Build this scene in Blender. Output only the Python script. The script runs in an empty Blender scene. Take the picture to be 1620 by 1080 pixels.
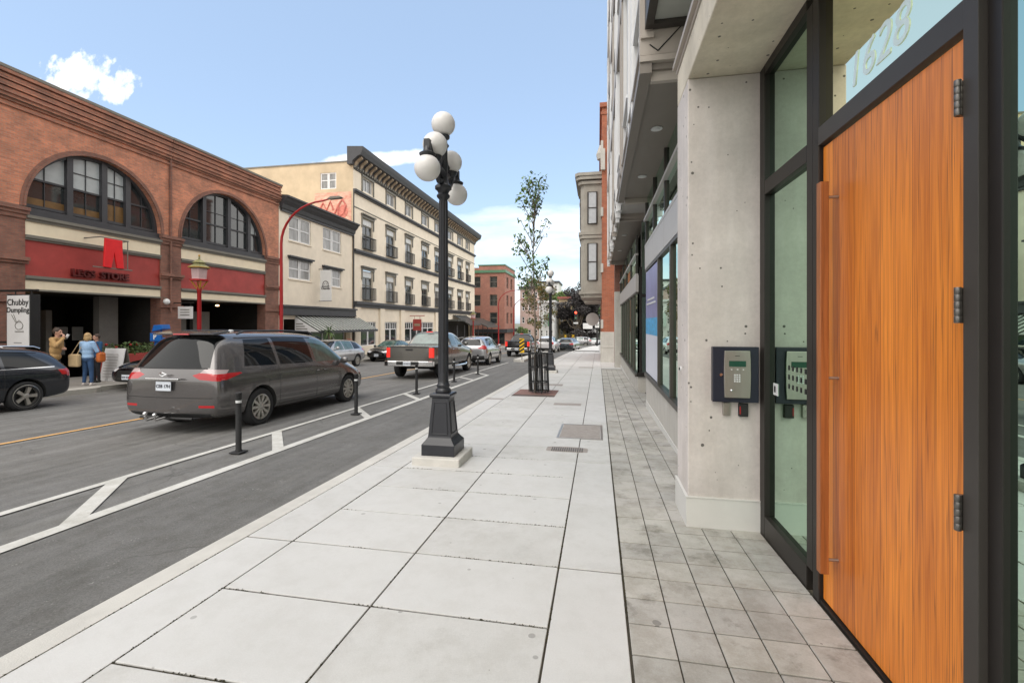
import bpy, bmesh, math, random
from mathutils import Vector, Matrix
R = math.radians
random.seed(7)
SC = bpy.context.scene
COL = SC.collection

# ------------------------------------------------------------------ camera, world, sun, exposure
cam = bpy.data.cameras.new('camera'); cam_o = bpy.data.objects.new('camera', cam); COL.objects.link(cam_o)
cam.lens = 16; cam.sensor_width = 36; cam.shift_y = -29/1620; cam.clip_start = 0.05; cam.clip_end = 6000
cam_o.location = (0, 0, 1.5); cam_o.rotation_euler = (R(90), 0, R(10.69)); SC.camera = cam_o

SUN_EL, SUN_AZ = 52, 200          # azimuth measured clockwise from +Y
W = bpy.data.worlds.new('World'); SC.world = W; W.use_nodes = True
nt = W.node_tree; nt.nodes.clear(); N = nt.nodes.new; L = nt.links.new
def wmath(op, a, b=None, c=None):
    n = N('ShaderNodeMath'); n.operation = op
    for i, v in enumerate((a, b, c)):
        if v is None: continue
        if isinstance(v, (int, float)): n.inputs[i].default_value = v
        else: L(v, n.inputs[i])
    return n.outputs[0]
sky = N('ShaderNodeTexSky'); sky.sky_type = 'NISHITA'; sky.sun_disc = False
sky.sun_elevation = R(SUN_EL); sky.sun_rotation = R(SUN_AZ); sky.air_density = 1.0; sky.dust_density = 1.2; sky.ozone_density = 1.6
bg = N('ShaderNodeBackground'); bg.inputs[1].default_value = 0.15; skm = N('ShaderNodeMix'); skm.data_type = 'RGBA'; skm.blend_type = 'MULTIPLY'; skm.inputs[0].default_value = 1; skm.inputs[7].default_value = (1.0, .955, .90, 1); L(sky.outputs[0], skm.inputs[6]); vl = N('ShaderNodeMix'); vl.data_type = 'RGBA'; vl.inputs[0].default_value = .6; vl.inputs[7].default_value = (1.50, 2.0, 2.72, 1); L(skm.outputs[2], vl.inputs[6]); L(vl.outputs[2], bg.inputs[0])
tc = N('ShaderNodeTexCoord'); sep = N('ShaderNodeSeparateXYZ'); L(tc.outputs['Generated'], sep.inputs[0])
dx, dy, dz = sep.outputs
# planar sky coordinates ahead of the street: a = x/y, e = z/y
ysafe = wmath('MAXIMUM', dy, 0.02)
ca = wmath('DIVIDE', dx, ysafe); ce = wmath('DIVIDE', dz, ysafe)
comb = N('ShaderNodeCombineXYZ'); L(ca, comb.inputs[0]); L(ce, comb.inputs[1])
def noise(vec, scale, detail=8, rough=.6, sx=1, sy=1):
    m = N('ShaderNodeMapping'); m.inputs['Scale'].default_value = (sx, sy, 1); L(vec, m.inputs['Vector'])
    n = N('ShaderNodeTexNoise'); n.inputs['Scale'].default_value = scale; n.inputs['Detail'].default_value = detail
    n.inputs['Roughness'].default_value = rough; L(m.outputs[0], n.inputs['Vector']); return n.outputs['Fac']
nf = noise(comb.outputs[0], 7, 10, .62)
nw = noise(comb.outputs[0], 3.2, 9, .6, 1, 5)
def cloud(cx, cz, rx, rz, nz, amp=1.3, sharp=5):
    x = wmath('DIVIDE', wmath('SUBTRACT', ca, cx), rx); z = wmath('DIVIDE', wmath('SUBTRACT', ce, cz), rz)
    r2 = wmath('ADD', wmath('MULTIPLY', x, x), wmath('MULTIPLY', z, z))
    v = wmath('ADD', wmath('SUBTRACT', 1, r2), wmath('MULTIPLY', wmath('SUBTRACT', nz, .5), amp*3))
    n = N('ShaderNodeClamp'); L(wmath('MULTIPLY', v, sharp), n.inputs[0]); return n.outputs[0]
c1 = cloud(-1.40, .655, .15, .085, nf, 1.8, 1.25)
c2 = cloud(-.50, .388, .19, .02, nf, 1.1, .9)
c3 = wmath('MULTIPLY', cloud(-.10, .195, .34, .075, nw, 1.3, .8), .42)
c4 = wmath('MULTIPLY', cloud(-.15, .07, .9, .07, nw, .6, .8), .3)
# soft overcast deck behind and above the camera (outside the frame, it lights the street evenly)
n3 = noise(tc.outputs['Generated'], 2.2, 6, .55)
deck = wmath('MAXIMUM', wmath('MAXIMUM', wmath('SUBTRACT', .15, dy), wmath('SUBTRACT', dx, wmath('MULTIPLY', dy, .35))), wmath('MULTIPLY', wmath('SUBTRACT', dz, .78), 2.0))
back = wmath('MULTIPLY', wmath('ADD', deck, wmath('MULTIPLY', wmath('SUBTRACT', n3, .5), .35)), 4.0)
bc = N('ShaderNodeClamp'); L(back, bc.inputs[0])
front = wmath('GREATER_THAN', dy, .03)
mask = wmath('MAXIMUM', wmath('MAXIMUM', c1, c2), wmath('MAXIMUM', c3, c4))
mask = wmath('MAXIMUM', wmath('MULTIPLY', mask, front), bc.outputs[0])
cb = N('ShaderNodeBackground'); cb.inputs[0].default_value = (1.0, .975, .94, 1); cb.inputs[1].default_value = 0.85
mix = N('ShaderNodeMixShader'); L(mask, mix.inputs[0]); L(bg.outputs[0], mix.inputs[1]); L(cb.outputs[0], mix.inputs[2])
wo = N('ShaderNodeOutputWorld'); L(mix.outputs[0], wo.inputs[0])

sun = bpy.data.lights.new('sun', 'SUN'); sun.energy = 0.6; sun.angle = R(40); sun.color = (1, .95, .88)
sun_o = bpy.data.objects.new('sun', sun); COL.objects.link(sun_o)
sun_o.rotation_euler = (R(90-SUN_EL), 0, R(180-SUN_AZ))
SC.view_settings.view_transform = 'Standard'; SC.view_settings.look = 'None'; SC.view_settings.gamma = 1
SC.view_settings.exposure = 1.18

# ------------------------------------------------------------------ materials
def _new(name):
    m = bpy.data.materials.new(name); m.use_nodes = True; t = m.node_tree
    return m, t, t.nodes['Principled BSDF']
def mat(name, col, rough=.6, metal=0, var=.15, vs=4.0, bump=0, bs=60, coat=0, spec=.5, emit=None, stretch=(1, 1, 1), big=0, tint=None):
    """noise-varied surface: var = contrast of the variation, vs its scale, big = contrast of a metre-scale stain"""
    m, t, p = _new(name); n = t.nodes.new; l = t.links.new
    p.inputs['Roughness'].default_value = rough; p.inputs['Metallic'].default_value = metal
    p.inputs['Coat Weight'].default_value = coat; p.inputs['Coat Roughness'].default_value = .06
    p.inputs['Specular IOR Level'].default_value = spec
    co = n('ShaderNodeTexCoord'); mp = n('ShaderNodeMapping'); mp.inputs['Scale'].default_value = stretch
    l(co.outputs['Object'], mp.inputs[0])
    dark = tuple(c*(1-var) for c in col); lite = tuple(min(1, c*(1+var)) for c in col)
    if tint: lite = tint
    nz = n('ShaderNodeTexNoise'); nz.inputs['Scale'].default_value = vs; nz.inputs['Detail'].default_value = 8; nz.inputs['Roughness'].default_value = .65
    l(mp.outputs[0], nz.inputs['Vector'])
    rp = n('ShaderNodeValToRGB'); rp.color_ramp.elements[0].position = .3; rp.color_ramp.elements[1].position = .7
    rp.color_ramp.elements[0].color = (*dark, 1); rp.color_ramp.elements[1].color = (*lite, 1)
    l(nz.outputs['Fac'], rp.inputs[0]); out = rp.outputs[0]
    if big:
        n2 = n('ShaderNodeTexNoise'); n2.inputs['Scale'].default_value = .7; n2.inputs['Detail'].default_value = 6; l(mp.outputs[0], n2.inputs['Vector'])
        r2 = n('ShaderNodeValToRGB'); r2.color_ramp.elements[0].position = .35; r2.color_ramp.elements[1].position = .65
        r2.color_ramp.elements[0].color = (1-big, 1-big, 1-big*1.05, 1); r2.color_ramp.elements[1].color = (1, 1, 1, 1)
        l(n2.outputs['Fac'], r2.inputs[0]); mx = n('ShaderNodeMix'); mx.data_type = 'RGBA'; mx.blend_type = 'MULTIPLY'
        mx.inputs[0].default_value = 1; l(out, mx.inputs[6]); l(r2.outputs[0], mx.inputs[7]); out = mx.outputs[2]
    l(out, p.inputs['Base Color'])
    if bump:
        n4 = n('ShaderNodeTexNoise'); n4.inputs['Scale'].default_value = bs; n4.inputs['Detail'].default_value = 5; l(mp.outputs[0], n4.inputs['Vector'])
        b = n('ShaderNodeBump'); b.inputs['Strength'].default_value = bump; b.inputs['Distance'].default_value = .01
        l(n4.outputs['Fac'], b.inputs['Height']); l(b.outputs[0], p.inputs['Normal'])
    if emit:
        p.inputs['Emission Color'].default_value = (*emit[0], 1); p.inputs['Emission Strength'].default_value = emit[1]
    return m
def brick(name, c1, c2, mortar, bw=.21, bh=.07, var=.3, patch=None):
    m, t, p = _new(name); n = t.nodes.new; l = t.links.new
    co = n('ShaderNodeTexCoord'); s = n('ShaderNodeSeparateXYZ'); l(co.outputs['Object'], s.inputs[0])
    a = n('ShaderNodeMath'); l(s.outputs[0], a.inputs[0]); l(s.outputs[1], a.inputs[1])
    c = n('ShaderNodeCombineXYZ'); l(a.outputs[0], c.inputs[0]); l(s.outputs[2], c.inputs[1])
    b = n('ShaderNodeTexBrick'); b.inputs['Scale'].default_value = 1; b.inputs['Brick Width'].default_value = bw; b.inputs['Row Height'].default_value = bh
    b.inputs['Mortar Size'].default_value = .008; b.inputs['Color1'].default_value = (*c1, 1); b.inputs['Color2'].default_value = (*c2, 1); b.inputs['Mortar'].default_value = (*mortar, 1)
    b.inputs['Bias'].default_value = -.1; l(c.outputs[0], b.inputs['Vector'])
    nz = n('ShaderNodeTexNoise'); nz.inputs['Scale'].default_value = 1.3; nz.inputs['Detail'].default_value = 9; nz.inputs['Roughness'].default_value = .7; l(co.outputs['Object'], nz.inputs['Vector'])
    rp = n('ShaderNodeValToRGB'); rp.color_ramp.elements[0].position = .32; rp.color_ramp.elements[1].position = .68
    rp.color_ramp.elements[0].color = (1-var, 1-var, 1-var, 1); rp.color_ramp.elements[1].color = (*(patch or (1.15, 1.1, 1.05)), 1); l(nz.outputs['Fac'], rp.inputs[0])
    mx = n('ShaderNodeMix'); mx.data_type = 'RGBA'; mx.blend_type = 'MULTIPLY'; mx.inputs[0].default_value = 1
    l(b.outputs['Color'], mx.inputs[6]); l(rp.outputs[0], mx.inputs[7]); l(mx.outputs[2], p.inputs['Base Color'])
    bp = n('ShaderNodeBump'); bp.inputs['Strength'].default_value = .6; bp.inputs['Distance'].default_value = .01; bp.invert = True
    l(b.outputs['Fac'], bp.inputs['Height']); l(bp.outputs[0], p.inputs['Normal']); p.inputs['Roughness'].default_value = .85
    return m
def concrete(name, col, pits=True, var=.1):
    m, t, p = _new(name); n = t.nodes.new; l = t.links.new; p.inputs['Roughness'].default_value = .75
    co = n('ShaderNodeTexCoord')
    def nz(scale, detail=8, st=None, rough=.65):
        k = n('ShaderNodeTexNoise'); k.inputs['Scale'].default_value = scale; k.inputs['Detail'].default_value = detail; k.inputs['Roughness'].default_value = rough
        if st:
            mp = n('ShaderNodeMapping'); mp.inputs['Scale'].default_value = st; l(co.outputs['Object'], mp.inputs[0]); l(mp.outputs[0], k.inputs['Vector'])
        else: l(co.outputs['Object'], k.inputs['Vector'])
        return k.outputs['Fac']
    def ramp(f, a, b, ca, cb_):
        k = n('ShaderNodeValToRGB'); k.color_ramp.elements[0].position = a; k.color_ramp.elements[1].position = b
        k.color_ramp.elements[0].color = (*ca, 1); k.color_ramp.elements[1].color = (*cb_, 1); l(f, k.inputs[0]); return k.outputs[0]
    def mul(a, b, f=1):
        k = n('ShaderNodeMix'); k.data_type = 'RGBA'; k.blend_type = 'MULTIPLY'; k.inputs[0].default_value = f; l(a, k.inputs[6]); l(b, k.inputs[7]); return k.outputs[2]
    base = ramp(nz(2.0), .3, .7, tuple(c*(1-var) for c in col), tuple(min(1, c*(1+var)) for c in col))
    streak = ramp(nz(5, 6, (1, 1, .12)), .35, .65, (.88, .87, .85), (1, 1, 1))
    out = mul(base, streak); out = mul(out, ramp(nz(38, 4), .3, .7, (.93, .93, .93), (1.03, 1.03, 1.03)))
    if pits:
        v = n('ShaderNodeTexVoronoi'); v.inputs['Scale'].default_value = 11; v.inputs['Randomness'].default_value = 1; l(co.outputs['Object'], v.inputs['Vector'])
        msk = nz(3.3, 3)
        mm = n('ShaderNodeMath'); mm.operation = 'MULTIPLY_ADD'; l(msk, mm.inputs[0]); mm.inputs[1].default_value = .46; mm.inputs[2].default_value = -.160
        lt = n('ShaderNodeMath'); lt.operation = 'LESS_THAN'; l(v.outputs['Distance'], lt.inputs[0]); l(mm.outputs[0], lt.inputs[1])
        k = n('ShaderNodeMix'); k.data_type = 'RGBA'; l(lt.outputs[0], k.inputs[0]); l(out, k.inputs[6]); k.inputs[7].default_value = (.12, .11, .10, 1); out = k.outputs[2]
        bp = n('ShaderNodeBump'); bp.inputs['Strength'].default_value = .7; bp.inputs['Distance'].default_value = .006; bp.invert = True; l(lt.outputs[0], bp.inputs['Height']); l(bp.outputs[0], p.inputs['Normal'])
    l(out, p.inputs['Base Color']); return m
def ground_mat(name, col, rough=.88, stain=0, fine=90, fv=.16, streak=0, spots=.0, spotcol=(.12, .11, .10), light=0, crack=0, blot=.12, bump=.5, warm=None):
    """worn ground: grain, metre-scale blotches, wheel streaks along the street, gum spots, pale grit and hairline cracks"""
    m, t, p = _new(name); n = t.nodes.new; l = t.links.new; p.inputs['Roughness'].default_value = rough
    co = n('ShaderNodeTexCoord').outputs['Object']
    def tex(kind, scale, st=None, **kw):
        v = co
        if st: mp = n('ShaderNodeMapping'); mp.inputs['Scale'].default_value = st; l(co, mp.inputs[0]); v = mp.outputs[0]
        k = n(kind); k.inputs['Scale'].default_value = scale; l(v, k.inputs['Vector'])
        for a, b in kw.items(): 
            if a == 'feature': k.feature = b
            else: k.inputs[a].default_value = b
        return k
    def ramp(f, a, b, ca, cb_):
        k = n('ShaderNodeValToRGB'); k.color_ramp.elements[0].position = a; k.color_ramp.elements[1].position = b
        k.color_ramp.elements[0].color = (*ca, 1); k.color_ramp.elements[1].color = (*cb_, 1); l(f, k.inputs[0]); return k.outputs[0]
    def blend(a, b, fac, mode='MULTIPLY'):
        k = n('ShaderNodeMix'); k.data_type = 'RGBA'; k.blend_type = mode
        if isinstance(fac, (int, float)): k.inputs[0].default_value = fac
        else: l(fac, k.inputs[0])
        l(a, k.inputs[6])
        if isinstance(b, tuple): k.inputs[7].default_value = (*b, 1)
        else: l(b, k.inputs[7])
        return k.outputs[2]
    g = tex('ShaderNodeTexNoise', fine, Detail=6, Roughness=.75)
    out = ramp(g.outputs['Fac'], .3, .7, tuple(c*(1-fv) for c in col), tuple(c*(1+fv) for c in col))
    b1 = tex('ShaderNodeTexNoise', 1.1, Detail=9, Roughness=.7)
    out = blend(out, ramp(b1.outputs['Fac'], .32, .62, (1-blot, 1-blot, 1-blot*1.1), (1, 1, 1)), 1)
    b2 = tex('ShaderNodeTexNoise', 6, Detail=7, Roughness=.7)
    out = blend(out, ramp(b2.outputs['Fac'], .38, .55, (1-blot*.7, 1-blot*.75, 1-blot*.85), (1, 1, 1)), 1)
    if stain:
        b3 = tex('ShaderNodeTexNoise', 3.1, Detail=10, Roughness=.72); out = blend(out, ramp(b3.outputs['Fac'], .54, .70, (1, 1, 1), (1-stain, 1-stain*1.02, 1-stain*1.08)), 1)
    if streak:
        s = tex('ShaderNodeTexNoise', 5, (1, .04, 1), Detail=5, Roughness=.6); out = blend(out, ramp(s.outputs['Fac'], .38, .64, (1-streak,)*3, (1+streak*.3,)*3), 1)
    def thresh(vor, msk, a, b):
        mm = n('ShaderNodeMath'); mm.operation = 'MULTIPLY_ADD'; l(msk, mm.inputs[0]); mm.inputs[1].default_value = a; mm.inputs[2].default_value = b
        lt = n('ShaderNodeMath'); lt.operation = 'LESS_THAN'; l(vor, lt.inputs[0]); l(mm.outputs[0], lt.inputs[1]); return lt.outputs[0]
    if spots:
        v = tex('ShaderNodeTexVoronoi', 4.2); w = tex('ShaderNodeTexWhiteNoise', 1) if 0 else None
        msk = tex('ShaderNodeTexNoise', 2.3, Detail=4)
        th = thresh(v.outputs['Distance'], msk.outputs['Fac'], .40, -.150)
        md = n('ShaderNodeMath'); md.operation = 'MULTIPLY'; l(th, md.inputs[0]); md.inputs[1].default_value = spots; out = blend(out, spotcol, md.outputs[0], 'MIX')
    if light:
        v = tex('ShaderNodeTexVoronoi', 34); msk = tex('ShaderNodeTexNoise', 5, Detail=4); th = thresh(v.outputs['Distance'], msk.outputs['Fac'], .9, -.40)
        md = n('ShaderNodeMath'); md.operation = 'MULTIPLY'; l(th, md.inputs[0]); md.inputs[1].default_value = light; out = blend(out, (.5, .49, .46), md.outputs[0], 'MIX')
    if crack:
        wv = tex('ShaderNodeTexNoise', 3, Detail=4); ad = n('ShaderNodeVectorMath'); l(co, ad.inputs[0]); sc_v = n('ShaderNodeVectorMath'); sc_v.operation = 'SCALE'; l(wv.outputs['Color'], sc_v.inputs[0]); sc_v.inputs['Scale'].default_value = .35; l(sc_v.outputs[0], ad.inputs[1])
        v = n('ShaderNodeTexVoronoi'); v.feature = 'DISTANCE_TO_EDGE'; v.inputs['Scale'].default_value = .55; l(ad.outputs[0], v.inputs['Vector'])
        msk = tex('ShaderNodeTexNoise', .8, Detail=3); th = thresh(v.outputs['Distance'], msk.outputs['Fac'], .06, -.0285)
        md = n('ShaderNodeMath'); md.operation = 'MULTIPLY'; l(th, md.inputs[0]); md.inputs[1].default_value = crack; out = blend(out, (.035, .033, .03), md.outputs[0], 'MIX')
    l(out, p.inputs['Base Color'])
    bp = n('ShaderNodeBump'); bp.inputs['Strength'].default_value = bump; bp.inputs['Distance'].default_value = .008; l(g.outputs['Fac'], bp.inputs['Height']); l(bp.outputs[0], p.inputs['Normal'])
    return m
def glass(name, tint=(.45, .62, .52), refl=.25, rough=.0, gcol=(.80, 1.0, .88)):
    m, t, p = _new(name); n = t.nodes.new; l = t.links.new; t.nodes.remove(p)
    tr = n('ShaderNodeBsdfTransparent'); tr.inputs[0].default_value = (*tint, 1)
    gl = n('ShaderNodeBsdfGlossy'); gl.inputs['Roughness'].default_value = rough; gl.inputs[0].default_value = (*gcol, 1)
    fr = n('ShaderNodeFresnel'); fr.inputs['IOR'].default_value = 1.6
    mr = n('ShaderNodeMapRange'); mr.inputs[3].default_value = refl; mr.inputs[4].default_value = 1; l(fr.outputs[0], mr.inputs[0])
    mx = n('ShaderNodeMixShader'); l(mr.outputs[0], mx.inputs[0]); l(tr.outputs[0], mx.inputs[1]); l(gl.outputs[0], mx.inputs[2])
    l(mx.outputs[0], t.nodes['Material Output'].inputs[0]); return m
def wood(name, c_dark, c_lite, plank=.115, horiz='Y', sat=1):
    """vertical planks with long fine grain"""
    m, t, p = _new(name); n = t.nodes.new; l = t.links.new
    co = n('ShaderNodeTexCoord'); s = n('ShaderNodeSeparateXYZ'); l(co.outputs['Object'], s.inputs[0]); h = s.outputs[horiz]
    fl = n('ShaderNodeMath'); fl.operation = 'DIVIDE'; l(h, fl.inputs[0]); fl.inputs[1].default_value = plank
    f2 = n('ShaderNodeMath'); f2.operation = 'FLOOR'; l(fl.outputs[0], f2.inputs[0])
    wn = n('ShaderNodeTexWhiteNoise'); wn.noise_dimensions = '1D'; l(f2.outputs[0], wn.inputs['W'])
    off = n('ShaderNodeCombineXYZ'); mu = n('ShaderNodeMath'); mu.operation = 'MULTIPLY'; l(wn.outputs['Value'], mu.inputs[0]); mu.inputs[1].default_value = 40; l(mu.outputs[0], off.inputs[0]); l(mu.outputs[0], off.inputs[2])
    ad = n('ShaderNodeVectorMath'); l(co.outputs['Object'], ad.inputs[0]); l(off.outputs[0], ad.inputs[1])
    mp = n('ShaderNodeMapping'); mp.inputs['Scale'].default_value = (1, 1, .035); l(ad.outputs[0], mp.inputs[0])
    g1 = n('ShaderNodeTexNoise'); g1.inputs['Scale'].default_value = 75; g1.inputs['Detail'].default_value = 3; g1.inputs['Distortion'].default_value = .5; l(mp.outputs[0], g1.inputs['Vector'])
    mp2 = n('ShaderNodeMapping'); mp2.inputs['Scale'].default_value = (1, 1, .12); l(ad.outputs[0], mp2.inputs[0])
    g2 = n('ShaderNodeTexNoise'); g2.inputs['Scale'].default_value = 9; g2.inputs['Detail'].default_value = 5; l(mp2.outputs[0], g2.inputs['Vector'])
    a1 = n('ShaderNodeMath'); a1.operation = 'MULTIPLY_ADD'; l(g1.outputs['Fac'], a1.inputs[0]); a1.inputs[1].default_value = .75; a1.inputs[2].default_value = -.12
    a2 = n('ShaderNodeMath'); a2.operation = 'MULTIPLY_ADD'; l(g2.outputs['Fac'], a2.inputs[0]); a2.inputs[1].default_value = .55; l(a1.outputs[0], a2.inputs[2])
    a3 = n('ShaderNodeMath'); a3.operation = 'MULTIPLY_ADD'; l(wn.outputs['Value'], a3.inputs[0]); a3.inputs[1].default_value = .42; l(a2.outputs[0], a3.inputs[2])
    a4 = n('ShaderNodeMath'); a4.operation = 'SUBTRACT'; l(a3.outputs[0], a4.inputs[0]); a4.inputs[1].default_value = .19
    rp = n('ShaderNodeValToRGB'); rp.color_ramp.elements[0].position = .12; rp.color_ramp.elements[1].position = .85
    rp.color_ramp.elements[0].color = (*c_dark, 1); rp.color_ramp.elements[1].color = (*c_lite, 1); l(a4.outputs[0], rp.inputs[0])
    # thin dark line at the plank edges
    fr = n('ShaderNodeMath'); fr.operation = 'FRACT'; l(fl.outputs[0], fr.inputs[0])
    lt = n('ShaderNodeMath'); lt.operation = 'LESS_THAN'; l(fr.outputs[0], lt.inputs[0]); lt.inputs[1].default_value = .008
    mx = n('ShaderNodeMix'); mx.data_type = 'RGBA'; l(lt.outputs[0], mx.inputs[0]); l(rp.outputs[0], mx.inputs[6]); mx.inputs[7].default_value = (.10, .035, .012, 1)
    # fine dark growth lines running the whole height
    mp3 = n('ShaderNodeMapping'); mp3.inputs['Scale'].default_value = (1, 1, .012); l(ad.outputs[0], mp3.inputs[0])
    g3 = n('ShaderNodeTexNoise'); g3.inputs['Scale'].default_value = 42; g3.inputs['Detail'].default_value = 2; l(mp3.outputs[0], g3.inputs['Vector'])
    ab = n('ShaderNodeMath'); ab.operation = 'SUBTRACT'; l(g3.outputs['Fac'], ab.inputs[0]); ab.inputs[1].default_value = .52
    ab2 = n('ShaderNodeMath'); ab2.operation = 'ABSOLUTE'; l(ab.outputs[0], ab2.inputs[0])
    mr3 = n('ShaderNodeMapRange'); mr3.inputs[1].default_value = 0; mr3.inputs[2].default_value = .022; mr3.inputs[3].default_value = .55; mr3.inputs[4].default_value = 0; l(ab2.outputs[0], mr3.inputs[0])
    mz = n('ShaderNodeMix'); mz.data_type = 'RGBA'; l(mr3.outputs[0], mz.inputs[0]); l(mx.outputs[2], mz.inputs[6]); mz.inputs[7].default_value = (.13, .035, .01, 1)
    l(mz.outputs[2], p.inputs['Base Color']); p.inputs['Roughness'].default_value = .36
    bp = n('ShaderNodeBump'); bp.inputs['Strength'].default_value = .15; bp.inputs['Distance'].default_value = .003; l(g1.outputs['Fac'], bp.inputs['Height']); l(bp.outputs[0], p.inputs['Normal'])
    return m

M = {}
M['slab'] = ground_mat('slab_concrete', stain=.10, col=(.575, .567, .553), fv=.06, fine=150, spots=.5, blot=.085, bump=.25)
M['slab2'] = ground_mat('slab_concrete_b', stain=.14, col=(.562, .553, .535), fv=.07, fine=140, spots=.45, blot=.11, bump=.25)
M['slab3'] = ground_mat('slab_concrete_c', (.59, .582, .568), fv=.06, fine=160, spots=.4, blot=.07, bump=.25)
M['kerb'] = mat('kerb_concrete', (.58, .56, .52), .85, var=.08, vs=6, bump=.3, bs=150, big=.1)
M['kerb_left'] = mat('kerb_old', (.42, .40, .36), .9, var=.12, vs=3)
M['joint'] = mat('joint_dirt', (.045, .038, .026), .95, var=.4, vs=20)
M['paver'] = ground_mat('paver', stain=.55, col=(.47, .448, .415), fv=.10, fine=120, spots=.6, blot=.26, bump=.35)
M['paver2'] = ground_mat('paver_b', stain=.5, col=(.50, .478, .44), fv=.10, fine=110, spots=.6, blot=.25, bump=.35)
M['paver3'] = ground_mat('paver_c', stain=.55, col=(.445, .427, .40), fv=.10, fine=130, spots=.6, blot=.28, bump=.35)
M['asphalt'] = ground_mat('asphalt', (.170, .166, .160), fv=.34, fine=75, streak=.16, light=.34, crack=.25, blot=.20, bump=.8)
M['asphalt2'] = ground_mat('asphalt_lane', (.188, .184, .178), fv=.28, fine=70, streak=.24, light=.2, crack=.3, blot=.20, bump=.7)
M['white_line'] = ground_mat('road_paint', (.62, .61, .58), fv=.10, fine=60, spots=.55, spotcol=(.3, .29, .28), blot=.20, bump=.4)
M['yellow_line'] = mat('yellow_paint', (.62, .36, .14), .7, var=.15, vs=12)
M['walk_left'] = mat('old_pavement', (.30, .28, .25), .9, var=.15, vs=3, big=.15)
M['red_pit'] = brick('pit_brick', (.22, .12, .10), (.26, .15, .13), (.12, .09, .08), .2, .1)
M['earth'] = mat('ground_far', (.16, .17, .12), .95, var=.3, vs=.6)
M['grass'] = mat('grass_far', (.10, .17, .04), .95, var=.4, vs=1.5)
M['conc'] = concrete('board_formed_concrete', (.60, .553, .525), var=.15)
M['conc_s'] = concrete('soffit_concrete', (.66, .60, .49), pits=True, var=.18)
M['conc_p'] = concrete('plinth_concrete', (.52, .50, .46), pits=False)
M['base_w'] = mat('painted_base', (.60, .59, .56), .6, var=.05, vs=3)
M['blackf'] = mat('black_aluminium', (.020, .017, .015), .42, spec=.3, var=.1, vs=3)
M['greyf'] = mat('charcoal_aluminium', (.050, .044, .039), .42, spec=.3, var=.06, vs=3)
M['brownf'] = mat('dark_bronze', (.07, .062, .052), .45, metal=.4, var=.08, vs=3)
M['beige'] = mat('beige_panel', (.40, .355, .31), .5, var=.04, vs=2)
M['taupe'] = mat('taupe_panel', (.205, .18, .155), .55, var=.05, vs=2)
M['gpanel'] = mat('grey_panel', (.44, .42, .40), .45, var=.04, vs=2)
M['soffit'] = mat('grey_soffit', (.40, .41, .38), .6, var=.04, vs=2)
M['glassg'] = glass('green_glass', (.42, .66, .52), .30, gcol=(.52, .70, .58))
M['glasst'] = glass('coated_transom_glass', (.36, .50, .40), .55, gcol=(1.0, 1.0, .74))
M['glassd'] = glass('shop_glass', (.42, .52, .47), .42)
M['win'] = mat('window_glass', (.025, .03, .032), .04, var=.3, vs=.8, spec=.9)
M['winc'] = mat('window_glass_curtained', (.22, .22, .215), .12, var=.5, vs=3.0, spec=.8, stretch=(1, 1, .3))
M['winhi'] = glass('mirror_glass', (.05, .06, .06), .75)
M['lobby'] = mat('lobby_wall', (.60, .68, .60), .7, var=.05)
M['lobbyf'] = mat('lobby_floor', (.16, .17, .15), .3, var=.05)
M['steel'] = mat('brushed_steel', (.42, .39, .355), .36, metal=.85, var=.06, vs=30, stretch=(1, 1, .1))
M['chrome'] = mat('chrome', (.75, .75, .76), .15, metal=1, var=.02)
M['dkblue'] = mat('box_paint', (.012, .014, .028), .4, var=.1)
M['black'] = mat('black_matte', (.012, .012, .012), .6, var=.1)
M['rubber'] = mat('rubber', (.022, .022, .023), .8, var=.2, vs=8)
M['lcd'] = mat('lcd', (.02, .075, .05), .2, var=.1)
M['door'] = wood('cedar_door', (.36, .080, .010), (.88, .285, .032), .21)
M['handle'] = wood('cedar_handle', (.10, .028, .010), (.46, .15, .04), 9., 'Z')
M['ironb'] = mat('painted_iron', (.020, .021, .026), .32, var=.15, vs=5, bump=.08, bs=40)
M['globe'] = mat('opal_globe', (.72, .70, .68), .35, var=.02)
M['brickL'] = brick('red_brick', (.60, .245, .145), (.40, .17, .112), (.38, .27, .21), var=.34, patch=(1.30, 1.15, 1.05))
M['brickD'] = brick('brown_brick', (.30, .135, .098), (.22, .10, .078), (.20, .15, .12), var=.35)
M['brickO'] = brick('orange_brick', (.45, .13, .06), (.36, .10, .05), (.30, .2, .15), var=.25)
M['brickF'] = brick('far_brick', (.45, .20, .15), (.40, .17, .13), (.25, .17, .14), var=.2)
M['cream'] = mat('cream_trim', (.80, .70, .52), .6, var=.07, vs=2)
M['trimg'] = mat('grey_trim', (.17, .16, .135), .6, var=.12, vs=2)
M['redb'] = mat('red_fascia', (.36, .05, .042), .55, var=.18, vs=1.6)
M['redtxt'] = mat('dark_red_letters', (.10, .012, .012), .4)
M['stucco'] = mat('cream_stucco', (.82, .73, .60), .85, var=.06, vs=2, bump=.2, bs=30, big=.07)
M['stucco2'] = mat('tan_stucco', (.56, .45, .31), .88, var=.10, vs=1.2, bump=.2, bs=30, big=.12)
M['slate'] = mat('dark_cornice', (.045, .045, .050), .55, var=.15, vs=3)
M['white'] = mat('white_paint', (.74, .74, .74), .5, var=.04)
M['offw'] = mat('offwhite', (.62, .63, .63), .5, var=.05)
M['bracket'] = mat('bracket_tan', (.34, .26, .18), .7, var=.2)
M['awn'] = mat('metal_awning', (.085, .09, .085), .38, metal=.35, var=.45, vs=3)
M['awn2'] = mat('awning_rib', (.62, .64, .60), .4, metal=.3, var=.2)
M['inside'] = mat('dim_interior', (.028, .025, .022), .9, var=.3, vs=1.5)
M['insidew'] = mat('interior_plaster', (.15, .145, .135), .8, var=.1)
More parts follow.
